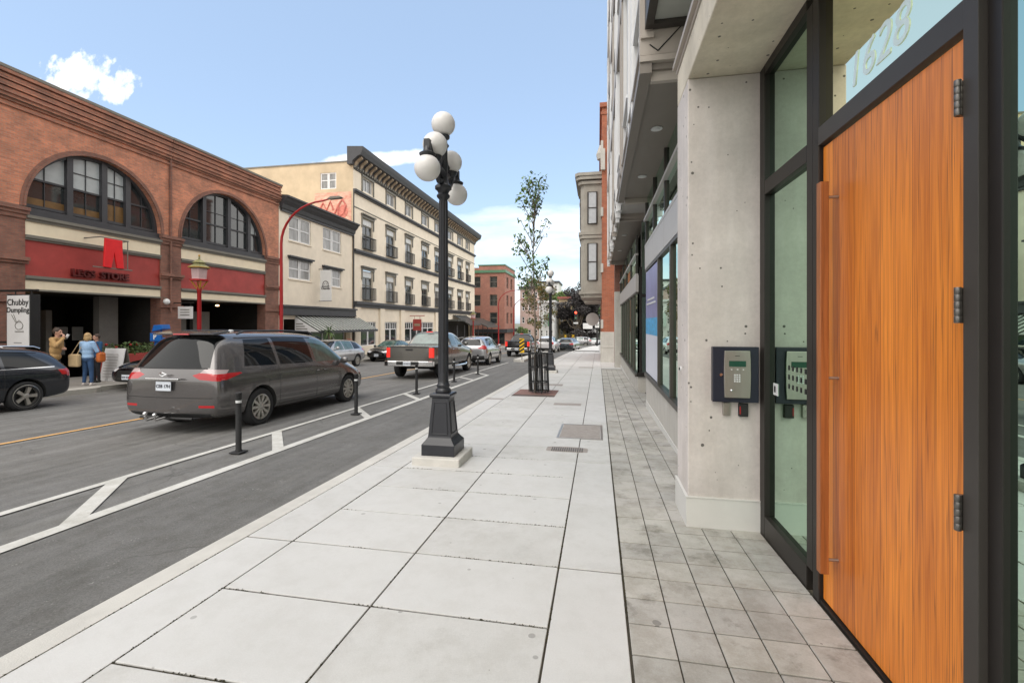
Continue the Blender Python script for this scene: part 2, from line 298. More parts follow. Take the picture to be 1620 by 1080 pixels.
M['redp'] = mat('red_paint', (.34, .012, .014), .35, var=.08)
M['brightred'] = mat('bright_red', (.72, .012, .016), .45, var=.08)
M['green'] = mat('green_roof', (.10, .22, .13), .5, var=.2)
M['gold'] = mat('gold_paint', (.50, .26, .03), .4, var=.15)
M['lant'] = mat('lantern_glass', (.50, .36, .36), .4, var=.15)
M['blue'] = mat('meter_blue', (.012, .12, .42), .4, var=.06)
M['yellow'] = mat('hazard_yellow', (.78, .47, .01), .5, var=.05)
M['poster1'] = mat('poster_violet', (.23, .24, .44), .4, var=.25, vs=1.2)
M['poster2'] = mat('poster_white', (.60, .62, .70), .4, var=.03)
M['poster3'] = mat('poster_cyan', (.05, .35, .65), .4, var=.5, vs=14)
M['bark'] = mat('bark', (.16, .13, .10), .9, var=.3, vs=12, bump=.4, bs=30)
def leafm(name, a, b):
    m = mat(name, a, .55, var=0, vs=2.2, tint=b); m.use_backface_culling = False; return m
M['lamp_lens'] = mat('pink_lens', (.42, .33, .33), .12, var=.1, coat=.6)
M['leaf'] = leafm('leaf_green', (.07, .14, .03), (.24, .34, .10))
M['leaf2'] = leafm('leaf_autumn', (.11, .11, .025), (.26, .17, .05))
M['leafd'] = leafm('leaf_dark', (.016, .015, .016), (.055, .045, .045))
M['leafg'] = leafm('leaf_mid', (.035, .07, .02), (.10, .16, .04))
M['iron'] = mat('cast_iron', (.13, .125, .12), .6, metal=.5, var=.2, vs=20)
M['manhole'] = mat('worn_cover', (.34, .30, .27), .7, metal=.1, var=.15, vs=14)
M['grate'] = mat('tree_cover', (.115, .10, .09), .7, var=.25, vs=16)
M['tail'] = mat('tail_lens', (.42, .010, .014), .15, var=.1, coat=.6)
M['tail_on'] = mat('brake_lens', (.75, .02, .02), .2, emit=((1, .06, .03), .22), var=.05)
M['lens'] = mat('clear_lens', (.66, .66, .68), .12, var=.15, coat=.8)
M['tint'] = mat('tinted_glass', (.006, .007, .008), .02, var=.2, spec=.35)
M['carglass'] = mat('car_glass', (.06, .11, .10), .04, var=.5, vs=3, spec=.9)
M['rim'] = mat('alloy', (.52, .50, .46), .3, metal=.8, var=.06)
M['plate'] = mat('licence_plate', (.62, .66, .72), .5, var=.04)
M['skin'] = mat('skin', (.50, .28, .20), .55, var=.08)
M['hairb'] = mat('hair_blonde', (.42, .28, .13), .6, var=.3, vs=40, stretch=(1, 1, .2))
M['haird'] = mat('hair_dark', (.05, .03, .02), .6, var=.3)
M['jacket'] = mat('tan_jacket', (.42, .26, .11), .85, var=.2, vs=9, bump=.3, bs=25)
M['shirt'] = mat('light_blue_shirt', (.30, .46, .68), .85, var=.15, vs=8, bump=.3, bs=25)
M['navy'] = mat('blue_jacket', (.012, .07, .17), .8, var=.2, vs=8)
M['jeans'] = mat('denim', (.03, .075, .17), .85, var=.25, vs=8, bump=.2, bs=30)
M['dktrous'] = mat('dark_trousers', (.02, .02, .025), .85, var=.2)
M['shoe'] = mat('pale_shoe', (.55, .50, .47), .7, var=.1)
M['tote'] = mat('canvas_tote', (.50, .37, .21), .9, var=.1, vs=12)
M['orange'] = mat('orange_leather', (.48, .12, .02), .5, var=.15)
M['vest'] = mat('hivis_vest', (.80, .60, .02), .6, var=.1)
def paint(name, col, rough=.22, metal=.5):
    return mat(name, col, rough, metal=metal, var=.04, vs=2, coat=1)
M['p_van'] = paint('paint_grey', (.115, .107, .106), .2); M['p_black'] = paint('paint_black', (.010, .010, .012))
M['p_wagon'] = paint('paint_darkblue', (.022, .026, .034)); M['p_truck'] = paint('paint_greige', (.15, .142, .125))
M['p_silver'] = paint('paint_silver', (.36, .36, .37)); M['p_white'] = paint('paint_white', (.70, .70, .72), metal=0)
M['p_blue'] = paint('paint_slate', (.05, .06, .07)); M['p_red'] = paint('paint_red', (.4, .03, .03), metal=0)

# ------------------------------------------------------------------ helpers
def zg(y):
    """height of the right pavement: the street falls gently away from the camera"""
    return -.0273*min(y, 92.)
class MB:
    def __init__(s): s.v = []; s.f = []; s.m = []; s.cur = 0
    def add(s, vs, fs):
        b = len(s.v); s.v += [tuple(v) for v in vs]; s.f += [tuple(b+i for i in f) for f in fs]; s.m += [s.cur]*len(fs); return s
    def box(s, x0, x1, y0, y1, z0, z1, slope=False):
        if slope:   # z given relative to the sloping street
            a, b = zg(y0), zg(y1); zz = [a+z0, a+z0, b+z0, b+z0, a+z1, a+z1, b+z1, b+z1]
        else: zz = [z0]*4+[z1]*4
        p = [(x0, y0), (x1, y0), (x1, y1), (x0, y1)]
        vs = [(p[i % 4][0], p[i % 4][1], zz[i]) for i in range(8)]
        return s.add(vs, [(3, 2, 1, 0), (4, 5, 6, 7), (0, 1, 5, 4), (1, 2, 6, 5), (2, 3, 7, 6), (3, 0, 4, 7)])
    def quad(s, a, b, c, d): return s.add([a, b, c, d], [(0, 1, 2, 3)])
    def prism(s, poly, axis, a0, a1):
        """poly: 2D points; axis 'x': (y,z) extruded in x; 'y': (x,z); 'z': (x,y)"""
        def P(p, a): return (a, p[0], p[1]) if axis == 'x' else ((p[0], a, p[1]) if axis == 'y' else (p[0], p[1], a))
        n = len(poly); vs = [P(p, a0) for p in poly]+[P(p, a1) for p in poly]
        fs = [tuple(range(n)), tuple(range(2*n-1, n-1, -1))]+[(i, (i+1) % n, n+(i+1) % n, n+i) for i in range(n)]
        return s.add(vs, fs)
    def tube(s, pts, rs, n=10, cap=True):
        pts = [Vector(p) for p in pts]
        if not isinstance(rs, (list, tuple)): rs = [rs]*len(pts)
        vs = []; fs = []; up = None
        for i, p in enumerate(pts):
            d = (pts[min(i+1, len(pts)-1)]-pts[max(i-1, 0)]).normalized()
            if up is None: up = Vector((0, 0, 1)) if abs(d.z) < .9 else Vector((1, 0, 0))
            a = d.cross(up)
            if a.length < 1e-4: a = d.cross(Vector((0, 1, 0)))
            a.normalize(); b = d.cross(a).normalized(); up = -b if b.dot(up) < 0 else b
            for k in range(n):
                t = 2*math.pi*k/n; vs.append(p+(a*math.cos(t)+b*math.sin(t))*rs[i])
        for i in range(len(pts)-1):
            for k in range(n): fs.append((i*n+k, i*n+(k+1) % n, (i+1)*n+(k+1) % n, (i+1)*n+k))
        if cap: fs += [tuple(range(n-1, -1, -1)), tuple((len(pts)-1)*n+k for k in range(n))]
        return s.add(vs, fs)
    def lathe(s, prof, c=(0, 0, 0), n=20, axis='z', cap=True):
        vs = []; fs = []
        for r, h in prof:
            for k in range(n):
                t = 2*math.pi*(k+.5*(n == 4))/n; rr = r*(math.sqrt(2) if n == 4 else 1)
                a, b = rr*math.cos(t), rr*math.sin(t)
                vs.append((c[0]+a, c[1]+b, c[2]+h) if axis == 'z' else ((c[0]+h, c[1]+a, c[2]+b) if axis == 'x' else (c[0]+a, c[1]+h, c[2]+b)))
        for i in range(len(prof)-1):
            for k in range(n): fs.append((i*n+k, i*n+(k+1) % n, (i+1)*n+(k+1) % n, (i+1)*n+k))
        if cap: fs += [tuple(range(n-1, -1, -1)), tuple((len(prof)-1)*n+k for k in range(n))]
        return s.add(vs, fs)
    def ball(s, c, r, n=16, m=10, sc=(1, 1, 1)):
        vs = [(c[0], c[1], c[2]-r*sc[2])]; fs = []
        for i in range(1, m):
            a = math.pi*i/m-math.pi/2
            for k in range(n):
                t = 2*math.pi*k/n; vs.append((c[0]+r*sc[0]*math.cos(a)*math.cos(t), c[1]+r*sc[1]*math.cos(a)*math.sin(t), c[2]+r*sc[2]*math.sin(a)))
        vs.append((c[0], c[1], c[2]+r*sc[2])); T = len(vs)-1
        for k in range(n): fs.append((0, 1+(k+1) % n, 1+k)); fs.append((T, T-n+k, T-n+(k+1) % n))
        for i in range(m-2):
            for k in range(n): a = 1+i*n; fs.append((a+k, a+(k+1) % n, a+n+(k+1) % n, a+n+k))
        return s.add(vs, fs)
    def build(s, name, mats, parent=None, smooth=False, bevel=0, kind=None):
        me = bpy.data.meshes.new(name); me.from_pydata(s.v, [], s.f)
        for m in (mats if isinstance(mats, (list, tuple)) else [mats]): me.materials.append(M[m] if isinstance(m, str) else m)
        if len(me.materials) > 1: me.polygons.foreach_set('material_index', s.m)
        bm = bmesh.new(); bm.from_mesh(me); bmesh.ops.recalc_face_normals(bm, faces=bm.faces); bm.to_mesh(me); bm.free()
        if smooth: me.shade_smooth(); me.set_sharp_from_angle(angle=R(40))
        o = bpy.data.objects.new(name, me); COL.objects.link(o)
        if bevel:
            b = o.modifiers.new('bevel', 'BEVEL'); b.width = bevel; b.segments = 2; b.limit_method = 'ANGLE'
        return fit(o, parent, kind)
def fit(o, parent=None, kind=None):
    if parent: o.parent = parent; o.matrix_parent_inverse = Matrix.Translation(-parent_pos(parent))
    if kind: o['kind'] = kind
    return o
def parent_pos(p): return Vector(p.location) if p.type == 'EMPTY' else Vector()
def thing(name, label, cat, loc=(0, 0, 0), group=None):
    o = bpy.data.objects.new(name, None); o.empty_display_size = .2; COL.objects.link(o); o.location = loc
    return tag(o, label, cat, group)
def tag(o, label, cat, group=None):
    o['label'] = label; o['category'] = cat
    if group: o['group'] = group
    return o
KIDS = {}
def children_of(o): return [c for c in bpy.data.objects if c.parent == o]
def copy_tree(o, parent=None):
    c = o.copy(); COL.objects.link(c)
    if parent: c.parent = parent
    for ch in children_of(o): copy_tree(ch, c)
    return c
def place(proto, state, loc, rz=0, label=None, scale=None, group=None):
    """first call moves the prototype itself, later calls copy it with its parts"""
    o = proto if not state.get(proto.name) else copy_tree(proto)
    state[proto.name] = True; o.location = loc; o.rotation_euler = (0, 0, rz)
    if scale: o.scale = (scale,)*3
    if label: o['label'] = label
    if group: o['group'] = group
    return o
USED = {}
def text(body, size, mname, origin, xdir, zdir, name, parent=None, depth=.004, align='CENTER', bold=0, shear=0):
    cu = bpy.data.curves.new(name, 'FONT'); cu.body = body; cu.size = size; cu.extrude = depth/2; cu.align_x = align; cu.align_y = 'CENTER'; cu.offset = bold; cu.shear = shear
    cu.resolution_u = 4
    o = bpy.data.objects.new(name, cu); COL.objects.link(o)
    dg = bpy.context.evaluated_depsgraph_get(); me = bpy.data.meshes.new_from_object(o.evaluated_get(dg)); bpy.data.objects.remove(o); bpy.data.curves.remove(cu)
    x = Vector(xdir).normalized(); z = Vector(zdir).normalized(); n = x.cross(z)
    mt = Matrix(((x.x, z.x, n.x, origin[0]), (x.y, z.y, n.y, origin[1]), (x.z, z.z, n.z, origin[2]), (0, 0, 0, 1)))
    me.transform(mt); me.materials.clear(); me.materials.append(M[mname]); me.name = name
    o = bpy.data.objects.new(name, me); COL.objects.link(o); return fit(o, parent)
def wall_holes(mb, axis, c, u0, u1, z0, z1, holes, depth):
    """a wall in the plane axis=c with rectangular openings and reveals going to c+depth"""
    us = sorted({u0, u1, *[h[0] for h in holes], *[h[1] for h in holes]}); zs = sorted({z0, z1, *[h[2] for h in holes], *[h[3] for h in holes]})
    P = (lambda u, z, k=0: (c+k, u, z)) if axis == 'x' else (lambda u, z, k=0: (u, c+k, z))
    for i in range(len(us)-1):
        for j in range(len(zs)-1):
            um, zm = (us[i]+us[i+1])/2, (zs[j]+zs[j+1])/2
            if any(h[0] < um < h[1] and h[2] < zm < h[3] for h in holes): continue
            mb.quad(P(us[i], zs[j]), P(us[i+1], zs[j]), P(us[i+1], zs[j+1]), P(us[i], zs[j+1]))
    for a, b, lo, hi in holes:
        mb.quad(P(a, lo), P(b, lo), P(b, lo, depth), P(a, lo, depth)); mb.quad(P(a, hi), P(b, hi), P(b, hi, depth), P(a, hi, depth))
        mb.quad(P(a, lo), P(a, hi), P(a, hi, depth), P(a, lo, depth)); mb.quad(P(b, lo), P(b, hi), P(b, hi, depth), P(b, lo, depth))
def xbox(mb, axis, c0, c1, u0, u1, z0, z1):
    return mb.box(c0, c1, u0, u1, z0, z1) if axis == 'x' else mb.box(u0, u1, c0, c1, z0, z1)
def sash(parent, axis, c, u0, u1, z0, z1, fr='white', gl='win', t=.06, mull=(), bars=(), dirn=1, d=.05, name='window'):
    """a framed window standing in plane axis=c; dirn = +1 when the outside is on the + side"""
    m = MB(); a, b = sorted((c, c+dirn*d))
    xbox(m, axis, a, b, u0, u0+t, z0, z1); xbox(m, axis, a, b, u1-t, u1, z0, z1)
    xbox(m, axis, a, b, u0+t, u1-t, z0, z0+t); xbox(m, axis, a, b, u0+t, u1-t, z1-t, z1)
    e, g = sorted((c+dirn*.01, c+dirn*(d-.01)))
    for u in mull: xbox(m, axis, e, g, u-t*.4, u+t*.4, z0+t, z1-t)
    for z in bars: xbox(m, axis, e, g, u0+t, u1-t, z-t*.4, z+t*.4)
    f = m.build(name, fr, parent)
    p = MB(); k = c+dirn*.004; P = (lambda u, z: (k, u, z)) if axis == 'x' else (lambda u, z: (u, k, z))
    p.quad(P(u0+t*.5, z0+t*.5), P(u1-t*.5, z0+t*.5), P(u1-t*.5, z1-t*.5), P(u0+t*.5, z1-t*.5)); p.build('pane', gl, f)
    return f

# ------------------------------------------------------------------ the setting
def bend(y): return .0014*max(0, y-30)**2
KR = -2.74; KL = -15.2
YS = [-12, -4, 0, 4, 8, 12, 16, 20, 25, 30, 35, 40, 46, 52, 58, 64, 70, 76, 82, 88, 95]
def sheet(name, xa, xb, za, zb, ys, mname, sub=1):
    """a strip along the street from x=xa(y) to x=xb(y), heights relative to the slope"""
    m = MB(); c = lambda f, y: f(y) if callable(f) else f
    for i in range(len(ys)-1):
        a, b = ys[i], ys[i+1]
        m.quad((c(xa, a), a, zg(a)+c(za, a)), (c(xb, a), a, zg(a)+c(zb, a)), (c(xb, b), b, zg(b)+c(zb, b)), (c(xa, b), b, zg(b)+c(za, b)))
    return m.build(name, mname, kind='structure')
# far ground: one sheet to the horizon
m = MB()
for (a, b) in ((-60, 92), (92, 3500)):
    za, zb = -.0273*min(a, 92)-.6, -.0273*min(b, 92)-.6
    m.quad((-2500, a, za), (2500, a, za), (2500, b, zb), (-2500, b, zb))
m.build('ground', 'earth', kind='structure')
kr = lambda y: KR+bend(y)
sheet('road', lambda y: KL-.2+bend(y), lambda y: kr(y)+.02, -.30, -.15, YS, 'asphalt2')
sheet('bike_lane', lambda y: -4.40+bend(y), lambda y: kr(y)+.015, -.159, -.146, YS, 'asphalt')
sheet('cross_road', -220, 220, -.34, -.34, [69, 76, 83], 'asphalt2')
sheet('park_grass', -220, 220, -.20, -.20, [83.2, 92, 160], 'grass')
sheet('left_pavement', -19.3, lambda y: KL+bend(y), -.15, -.15, [y for y in YS if y <= 70], 'walk_left')
# kerbs (real steps)
def kerb(name, xf, w, top, drop, ys, mname, rnd=.03):
    m = MB()
    for i in range(len(ys)-1):
        a, b = ys[i], ys[i+1]
        pr = [(0, -drop), (0, -rnd), (.3*rnd, -.3*rnd), (rnd, 0), (w, 0), (w, -drop)] if w > 0 else [(0, -drop), (0, -rnd), (-.3*rnd, -.3*rnd), (-rnd, 0), (w, 0), (w, -drop)]
        for k in range(len(pr)-1):
            p, q = pr[k], pr[k+1]
            m.quad((xf(a)+p[0], a, zg(a)+top+p[1]), (xf(a)+q[0], a, zg(a)+top+q[1]), (xf(b)+q[0], b, zg(b)+top+q[1]), (xf(b)+p[0], b, zg(b)+top+p[1]))
    return m.build(name, mname, kind='structure')
k1 = kerb('kerb', kr, .178, .001, .3, [-12]+[1.08+2.95*i for i in range(-2, 24)], 'kerb')
k2 = kerb('kerb', lambda y: KL+bend(y), -.2, -.145, .3, [y for y in YS if y <= 70], 'kerb_left')
# kerb bulging out at the crossing point where people wait
m = MB(); zt = lambda y: zg(y)-.148
bul = [(-15.25, 9.3), (-14.95, 9.7), (-14.9, 10.2), (-14.9, 11.2), (-15.0, 11.4), (-15.25, 11.5)]
vs = [(x, y, zt(y)) for x, y in bul]+[(x, y, zt(y)-.2) for x, y in bul]; n = len(bul)
m.add(vs, [tuple(range(n))]+[(i, i+1, n+i+1, n+i) for i in range(n-1)]); m.build('kerb', 'kerb_left', kind='structure')
# slabs: every slab a bevelled block with an open dirty joint between
sheet('pavement_base', lambda y: KR+.1+bend(y), 1.6, -.008, -.008, YS, 'joint')
rnd = random.Random(3)
def slabs(x0, x1, ys, mats, name, g=.006, bev=.006):
    ms = [MB() for _ in mats]
    for a, b in zip(ys[:-1], ys[1:]):
        k = rnd.randrange(len(mats)); dz = rnd.uniform(-.0015, .0015)
        ms[k].box(x0+g, x1-g, a+g, b-g, -.05+dz, dz, slope=True)
    return ms
J = 2.957; P = .627
def rows(first, step, y1): 
    out = []; y = first
    while y < y1: out.append(y); y += step
    return out
y0 = J-P*12
groups = [MB(), MB(), MB()]
def lay(x0, x1, ys, g=.0052, G=groups):
    for a, b in zip(ys[:-1], ys[1:]):
        k = rnd.randrange(3); dz = rnd.uniform(-.001, .001); G[k].box(x0+g, x1-g, a+g*1.45, b-g*1.45, -.05+dz, dz, slope=True)
lay(-2.562, -2.179, rows(y0, P*3, 44)); lay(-2.179, -1.236, rows(y0, P, 44)); lay(-1.236, -.25, rows(y0, P, 44)); lay(-.25, .151, rows(y0+P*0, P*4, 44))
for g_, mn in zip(groups, ('slab', 'slab2', 'slab3')): g_.build('pavement', mn, bevel=.004, kind='structure')
sheet('pavement', lambda y: kr(y)+.17, lambda y: .15+bend(y)*.6, 0, 0, [y for y in YS if y > 43]+[], 'slab')
sheet('pavement', .151, 3.2, .0, .0, [21.0, 26, 35, 46, 58, 70], 'slab2')
pg = [MB(), MB(), MB()]
for i in range(5):
    lay(.156+.2135*i, .156+.2135*(i+1), rows(-3.02+.0*i, .238, 21.0), .0035, pg)
for g_, mn in zip(pg, ('paver', 'paver2', 'paver3')): g_.build('paver_band', mn, bevel=.003, kind='structure')
# moss and grit caught in the open joints near the camera
rm_ = random.Random(77); m = MB()
def tuft(x, y):
    for _ in range(3):
        a = rm_.uniform(0, 6.28); w = rm_.uniform(.003, .008); h = rm_.uniform(.002, .008); z = zg(y)-.004
        m.add([(x-w*math.cos(a), y-w*math.sin(a), z), (x+w*math.cos(a), y+w*math.sin(a), z), (x+rm_.uniform(-.003, .003), y+rm_.uniform(-.003, .003), z+h)], [(0, 1, 2)])
for jx in (-2.562, -2.179, -1.236, -.25, .153):
    for _ in range(420): 
        y = .6+5.5*rm_.random()**1.3
        if math.sin(y*7+jx*9)+math.sin(y*2.3+jx) > -.4: tuft(jx+rm_.uniform(-.006, .006), y)
for jy in rows(y0, P, 6):
    for _ in range(150):
        x = rm_.uniform(-2.15, -.27)
        if math.sin(x*8+jy*5)+math.sin(x*2.7+jy) > -.2: tuft(x, jy+rm_.uniform(-.009, .009))
m.build('joint_moss', mat('moss', (.07, .062, .03), .95, var=.5, vs=30), kind='stuff')
# painted markings
def mark(name, quadpts, mname='white_line', lift=.012):
    m = MB()
    for q in quadpts: m.add([(x, y, roadz(x, y)+lift) for x, y in q], [(0, 1, 2, 3)])
    return m.build(name, mname, kind='structure')
def roadz(x, y):
    xl, xr = KL-.2+bend(y), kr(y)+.02; t = (x-xl)/(xr-xl); return zg(y)-.30+.15*t
def band(xf, w, ys):
    return [[(xf(a)-w/2, a), (xf(a)+w/2, a), (xf(b)+w/2, b), (xf(b)-w/2, b)] for a, b in zip(ys[:-1], ys[1:])]
yy = [-6, 0, 3, 6, 9, 12, 15, 18.4]
mark('lane_marking', band(lambda y: -4.50, .15, yy))
mark('lane_marking', band(lambda y: -5.42+.0*y, .11, yy+[22, 27.5]))
mark('lane_marking', [[(-4.575, 18.4), (-4.425, 18.4), (-5.37, 19.9), (-5.47, 19.5)]])
mark('lane_marking', band(lambda y: -9.05+bend(y), .11, [-6, 0, 5, 10, 15, 20, 26, 32, 40, 48, 56, 64]), 'yellow_line')
for i in range(6):
    y = 3.23+2.62*i-.1
    mark('lane_marking', [[(-4.57, y), (-4.57, y+.24), (-5.37, y+1.24), (-5.37, y+1.0)]])
mark('lane_marking', [[(-4.57, .55), (-4.57, .79), (-5.37, 1.79), (-5.37, 1.55)]])
# traffic island where the bike lane bends
m = MB(); isl = []
for y in (28.2, 28.6, 35, 42, 50, 58, 66): isl.append((-4.55+bend(y), y))
left = [(x-(.2 if y < 28.4 else .75), y) for x, y in isl]
ring = isl+left[::-1]; n = len(ring); zz = lambda x, y: zg(y)-.02
m.add([(x, y, zz(x, y)) for x, y in ring]+[(x, y, zz(x, y)-.3) for x, y in ring], [tuple(range(n))]+[(i, (i+1) % n, n+(i+1) % n, n+i) for i in range(n)])
m.build('traffic_island', 'kerb', kind='structure')
# tree pits and iron covers in the pavement
def flat(name, x0, x1, y0, y1, mname, lift=.004, label=None, cat=None, parent=None):
    m = MB(); a, b = zg(y0), zg(y1)
    m.box(x0, x1, y0, y1, lift-.02, lift, slope=True); o = m.build(name, mname, parent)
    if label: tag(o, label, cat)
    return o
o = flat('tree_pit_paving', -2.12, -1.05, 11.1, 12.5, 'red_pit'); o['kind'] = 'structure'
cv = thing('utility_cover', 'large square brownish utility cover set in the pavement', 'cover', (-.27, 7.2, zg(7.2)))
flat('lid', -.56, .03, 6.72, 7.72, 'manhole', .004, parent=cv)
m = MB()
for a in ((-.60, -.57, 6.68, 7.76), (.04, .07, 6.68, 7.76), (-.57, .04, 6.68, 6.71), (-.57, .04, 7.73, 7.76)): m.box(*a, -.02, .006, slope=True)
m.build('rim', 'steel', cv)
gr = thing('drain_cover', 'rounded ribbed iron cover in the pavement in front of the square cover', 'cover', (-.4, 6.0, zg(6)))
m = MB(); pts = []
for k in range(24):
    t = 2*math.pi*k/24; pts.append((-.40+.27*max(-1, min(1, 1.35*math.cos(t))), 6.02+.14*math.sin(t)))
m.prism([(x, y) for x, y in pts], 'z', zg(6)-.02, zg(6)+.003); m.build('rim', 'manhole', gr)
m = MB()
for k in range(15): m.box(-.60+.028*k, -.588+.028*k, 5.93, 6.11, -.01, .009, slope=True)
m.build('ribs', 'iron', gr)
for (x0, x1, y0, y1, lab) in ((-.95, -.36, 9.85, 10.15, 'narrow grey slot cover in the pavement nearer than the tree pit'), (-1.75, -1.05, 13.6, 14.1, 'dull cover plate in the pavement just beyond the caged tree'),
                              (-.9, -.2, 21.5, 22.0, 'faint cover plate in the pavement beside the second lamp post'), (-2.6, -2.2, 10.4, 10.6, 'small cover plate at the kerb left of the tree pit')):
    flat('cover_plate', x0, x1, y0, y1, 'manhole', .003, lab, 'cover')

# ------------------------------------------------------------------ right: the concrete and glass building with the cedar door
B = thing('apartment_block', 'modern concrete and glass building with cedar entrance door and overhanging storeys', 'building', (1.3, 6, 0))
M['digit'] = mat('glass_digits', (.66, .78, .76), .08, var=.02, spec=.8)
M['steeld'] = mat('hinge_steel', (.16, .15, .14), .38, metal=.8, var=.1)
X0 = 1.26                                     # glazing plane of the entrance
m = MB(); m.box(.70, 1.30, 3.80, 4.28, -.35, 3.43); m.build('column', 'conc', B, bevel=.008)
m = MB(); m.box(.70, 2.2, -3.0, 4.28, 3.432, 3.72); m.build('lintel', 'conc_s', B, bevel=.01)
m = MB(); m.box(.69, .70, -3, 4.285, 3.72, 3.76); m.box(.66, .70, -3, 4.29, 3.76, 3.80); m.build('lintel_cap', 'beige', B)
m = MB(); m.box(.685, 1.245, 3.785, 3.80, -.3, .128); m.box(.685, .70, 3.80, 4.30, -.3, .128); m.box(.68, 1.245, 3.78, 3.80, .128, .135); m.box(.68, .70, 3.80, 4.30, .128, .135); m.build('baseboard', 'base_w', B)
# entrance frame: every mullion of the screen is one frame part
m = MB(); a, b = 1.225, 1.30
m.box(a, b, 3.70, 3.798, -.2, 3.43)             # left jamb
m.box(a, b, 2.92, 3.00, .055, 3.36)            # mullion left of the door
m.box(a, b, 2.845, 2.92, -.2, 3.36)
m.box(a, b, 3.00, 3.70, 3.36, 3.43); m.box(a, b, 1.80, 2.92, 3.36, 3.43)
m.box(a, b, 3.00, 3.70, 2.46, 2.565)           # transom in the sidelight
m.box(a, b, 3.00, 3.70, -.2, .055)
m.build('entrance_frame', 'blackf', B, bevel=.004)
m = MB(); m.box(1.222, 1.30, 1.80, 2.845, 2.50, 2.60); m.box(1.215, 1.30, 1.735, 1.798, -.2, 3.43); m.box(1.222, 1.30, 2.8455, 2.8485, .0, 2.6); m.build('door_frame', 'greyf', B, bevel=.004)
m = MB(); m.box(1.24, 1.34, 1.68, 1.734, -.2, 3.43); m.box(1.225, 1.30, .2, 1.68, -.2, .03); m.box(1.225, 1.30, .2, 1.68, 3.36, 3.43); m.box(1.225, 1.30, .1, .2, -.2, 3.43); m.build('entrance_frame', 'blackf', B, bevel=.004)
m = MB(); m.box(1.23, 1.31, 1.80, 2.845, -.20, -.055); m.build('threshold', 'blackf', B)
for (y0_, y1_, z0_, z1_) in ((3.0, 3.70, .055, 2.46), (3.0, 3.70, 2.565, 3.36), (1.80, 2.92, 2.60, 3.36), (.2, 1.68, .03, 3.36)):
    m = MB(); m.quad((1.262, y0_, z0_), (1.262, y1_, z0_), (1.262, y1_, z1_), (1.262, y0_, z1_)); m.build('glazing', 'glasst' if z0_ == 2.60 else 'glassg', B)
D = MB().box(1.245, 1.295, 1.812, 2.838, -.045, 2.485).build('entrance_door', 'door', B, bevel=.002)
D['label'] = 'vertical cedar plank entrance door'
m = MB(); m.box(1.150, 1.192, 2.655, 2.70, .18, 2.245); h = m.build('handle', 'handle', D, bevel=.004)
m = MB()
for z in (2.165, 1.21, .25): m.tube([(1.192, 2.677, z), (1.245, 2.677, z)], .008, 10)
m.build('handle_pin', 'steel', D, smooth=True)
for z in (2.265, 1.56, .855):
    m = MB()
    for k in range(5): m.lathe([(.0098, 0), (.0105, .001), (.0105, .0225), (.0098, .0238)], (1.205, 1.806, z-.06+k*.0245), 12)
    m.box(1.205, 1.246, 1.806, 1.818, z-.06, z+.06); m.build('hinge', 'steeld', D, smooth=True)
text('1628', .235, 'digit', (1.2600, 2.38, 2.755), (0, -1, 0), (0, 0, 1), 'street_number', B, depth=.003, shear=.18)
m = MB(); m.box(1.2585, 1.2605, 3.535, 3.62, .98, 1.065); m.build('notice_sticker', 'offw', B)
m = MB(); m.box(1.2575, 1.2583, 3.575, 3.605, 1.00, 1.045); m.build('sticker_print', 'black', B)
m = MB()
for i in range(6):
    for j in range(3): y = 3.03+.062*i; z = 1.06+.062*j; MB().box(1.2600, 1.2612, y, y+.020, z, z+.032).build('glass_marker', 'black', B)
# lobby behind the glass
m = MB(); m.quad((1.31, -3, -.09), (4.6, -3, -.09), (4.6, 3.78, -.09), (1.31, 3.78, -.09)); m.build('lobby_floor', 'lobbyf', B)
m = MB(); m.box(4.6, 4.7, -3, 3.9, -.1, 3.6); m.box(1.35, 4.6, 3.80, 3.9, -.1, 3.6); m.box(1.35, 4.6, -3.1, -3, -.1, 3.6); m.box(1.31, 4.6, -3, 3.79, 3.44, 3.5); m.build('lobby_wall', 'lobby', B)
m = MB(); m.lathe([(.11, 0), (.11, .012)], (2.05, 1.72, 3.42), 24); m.build('lobby_lamp', mat('lamp_lens', (.8, .7, .5), .4, emit=((1, .83, .6), 9)), B)
lp = bpy.data.lights.new('lobby_light', 'AREA'); lp.energy = 60; lp.size = .3; lp.color = (1, .93, .8); lo = bpy.data.objects.new('lobby_light', lp); COL.objects.link(lo); lo.location = (2.6, 1.9, 3.40); lo.parent = B; lo.matrix_parent_inverse = Matrix.Translation(-Vector(B.location))
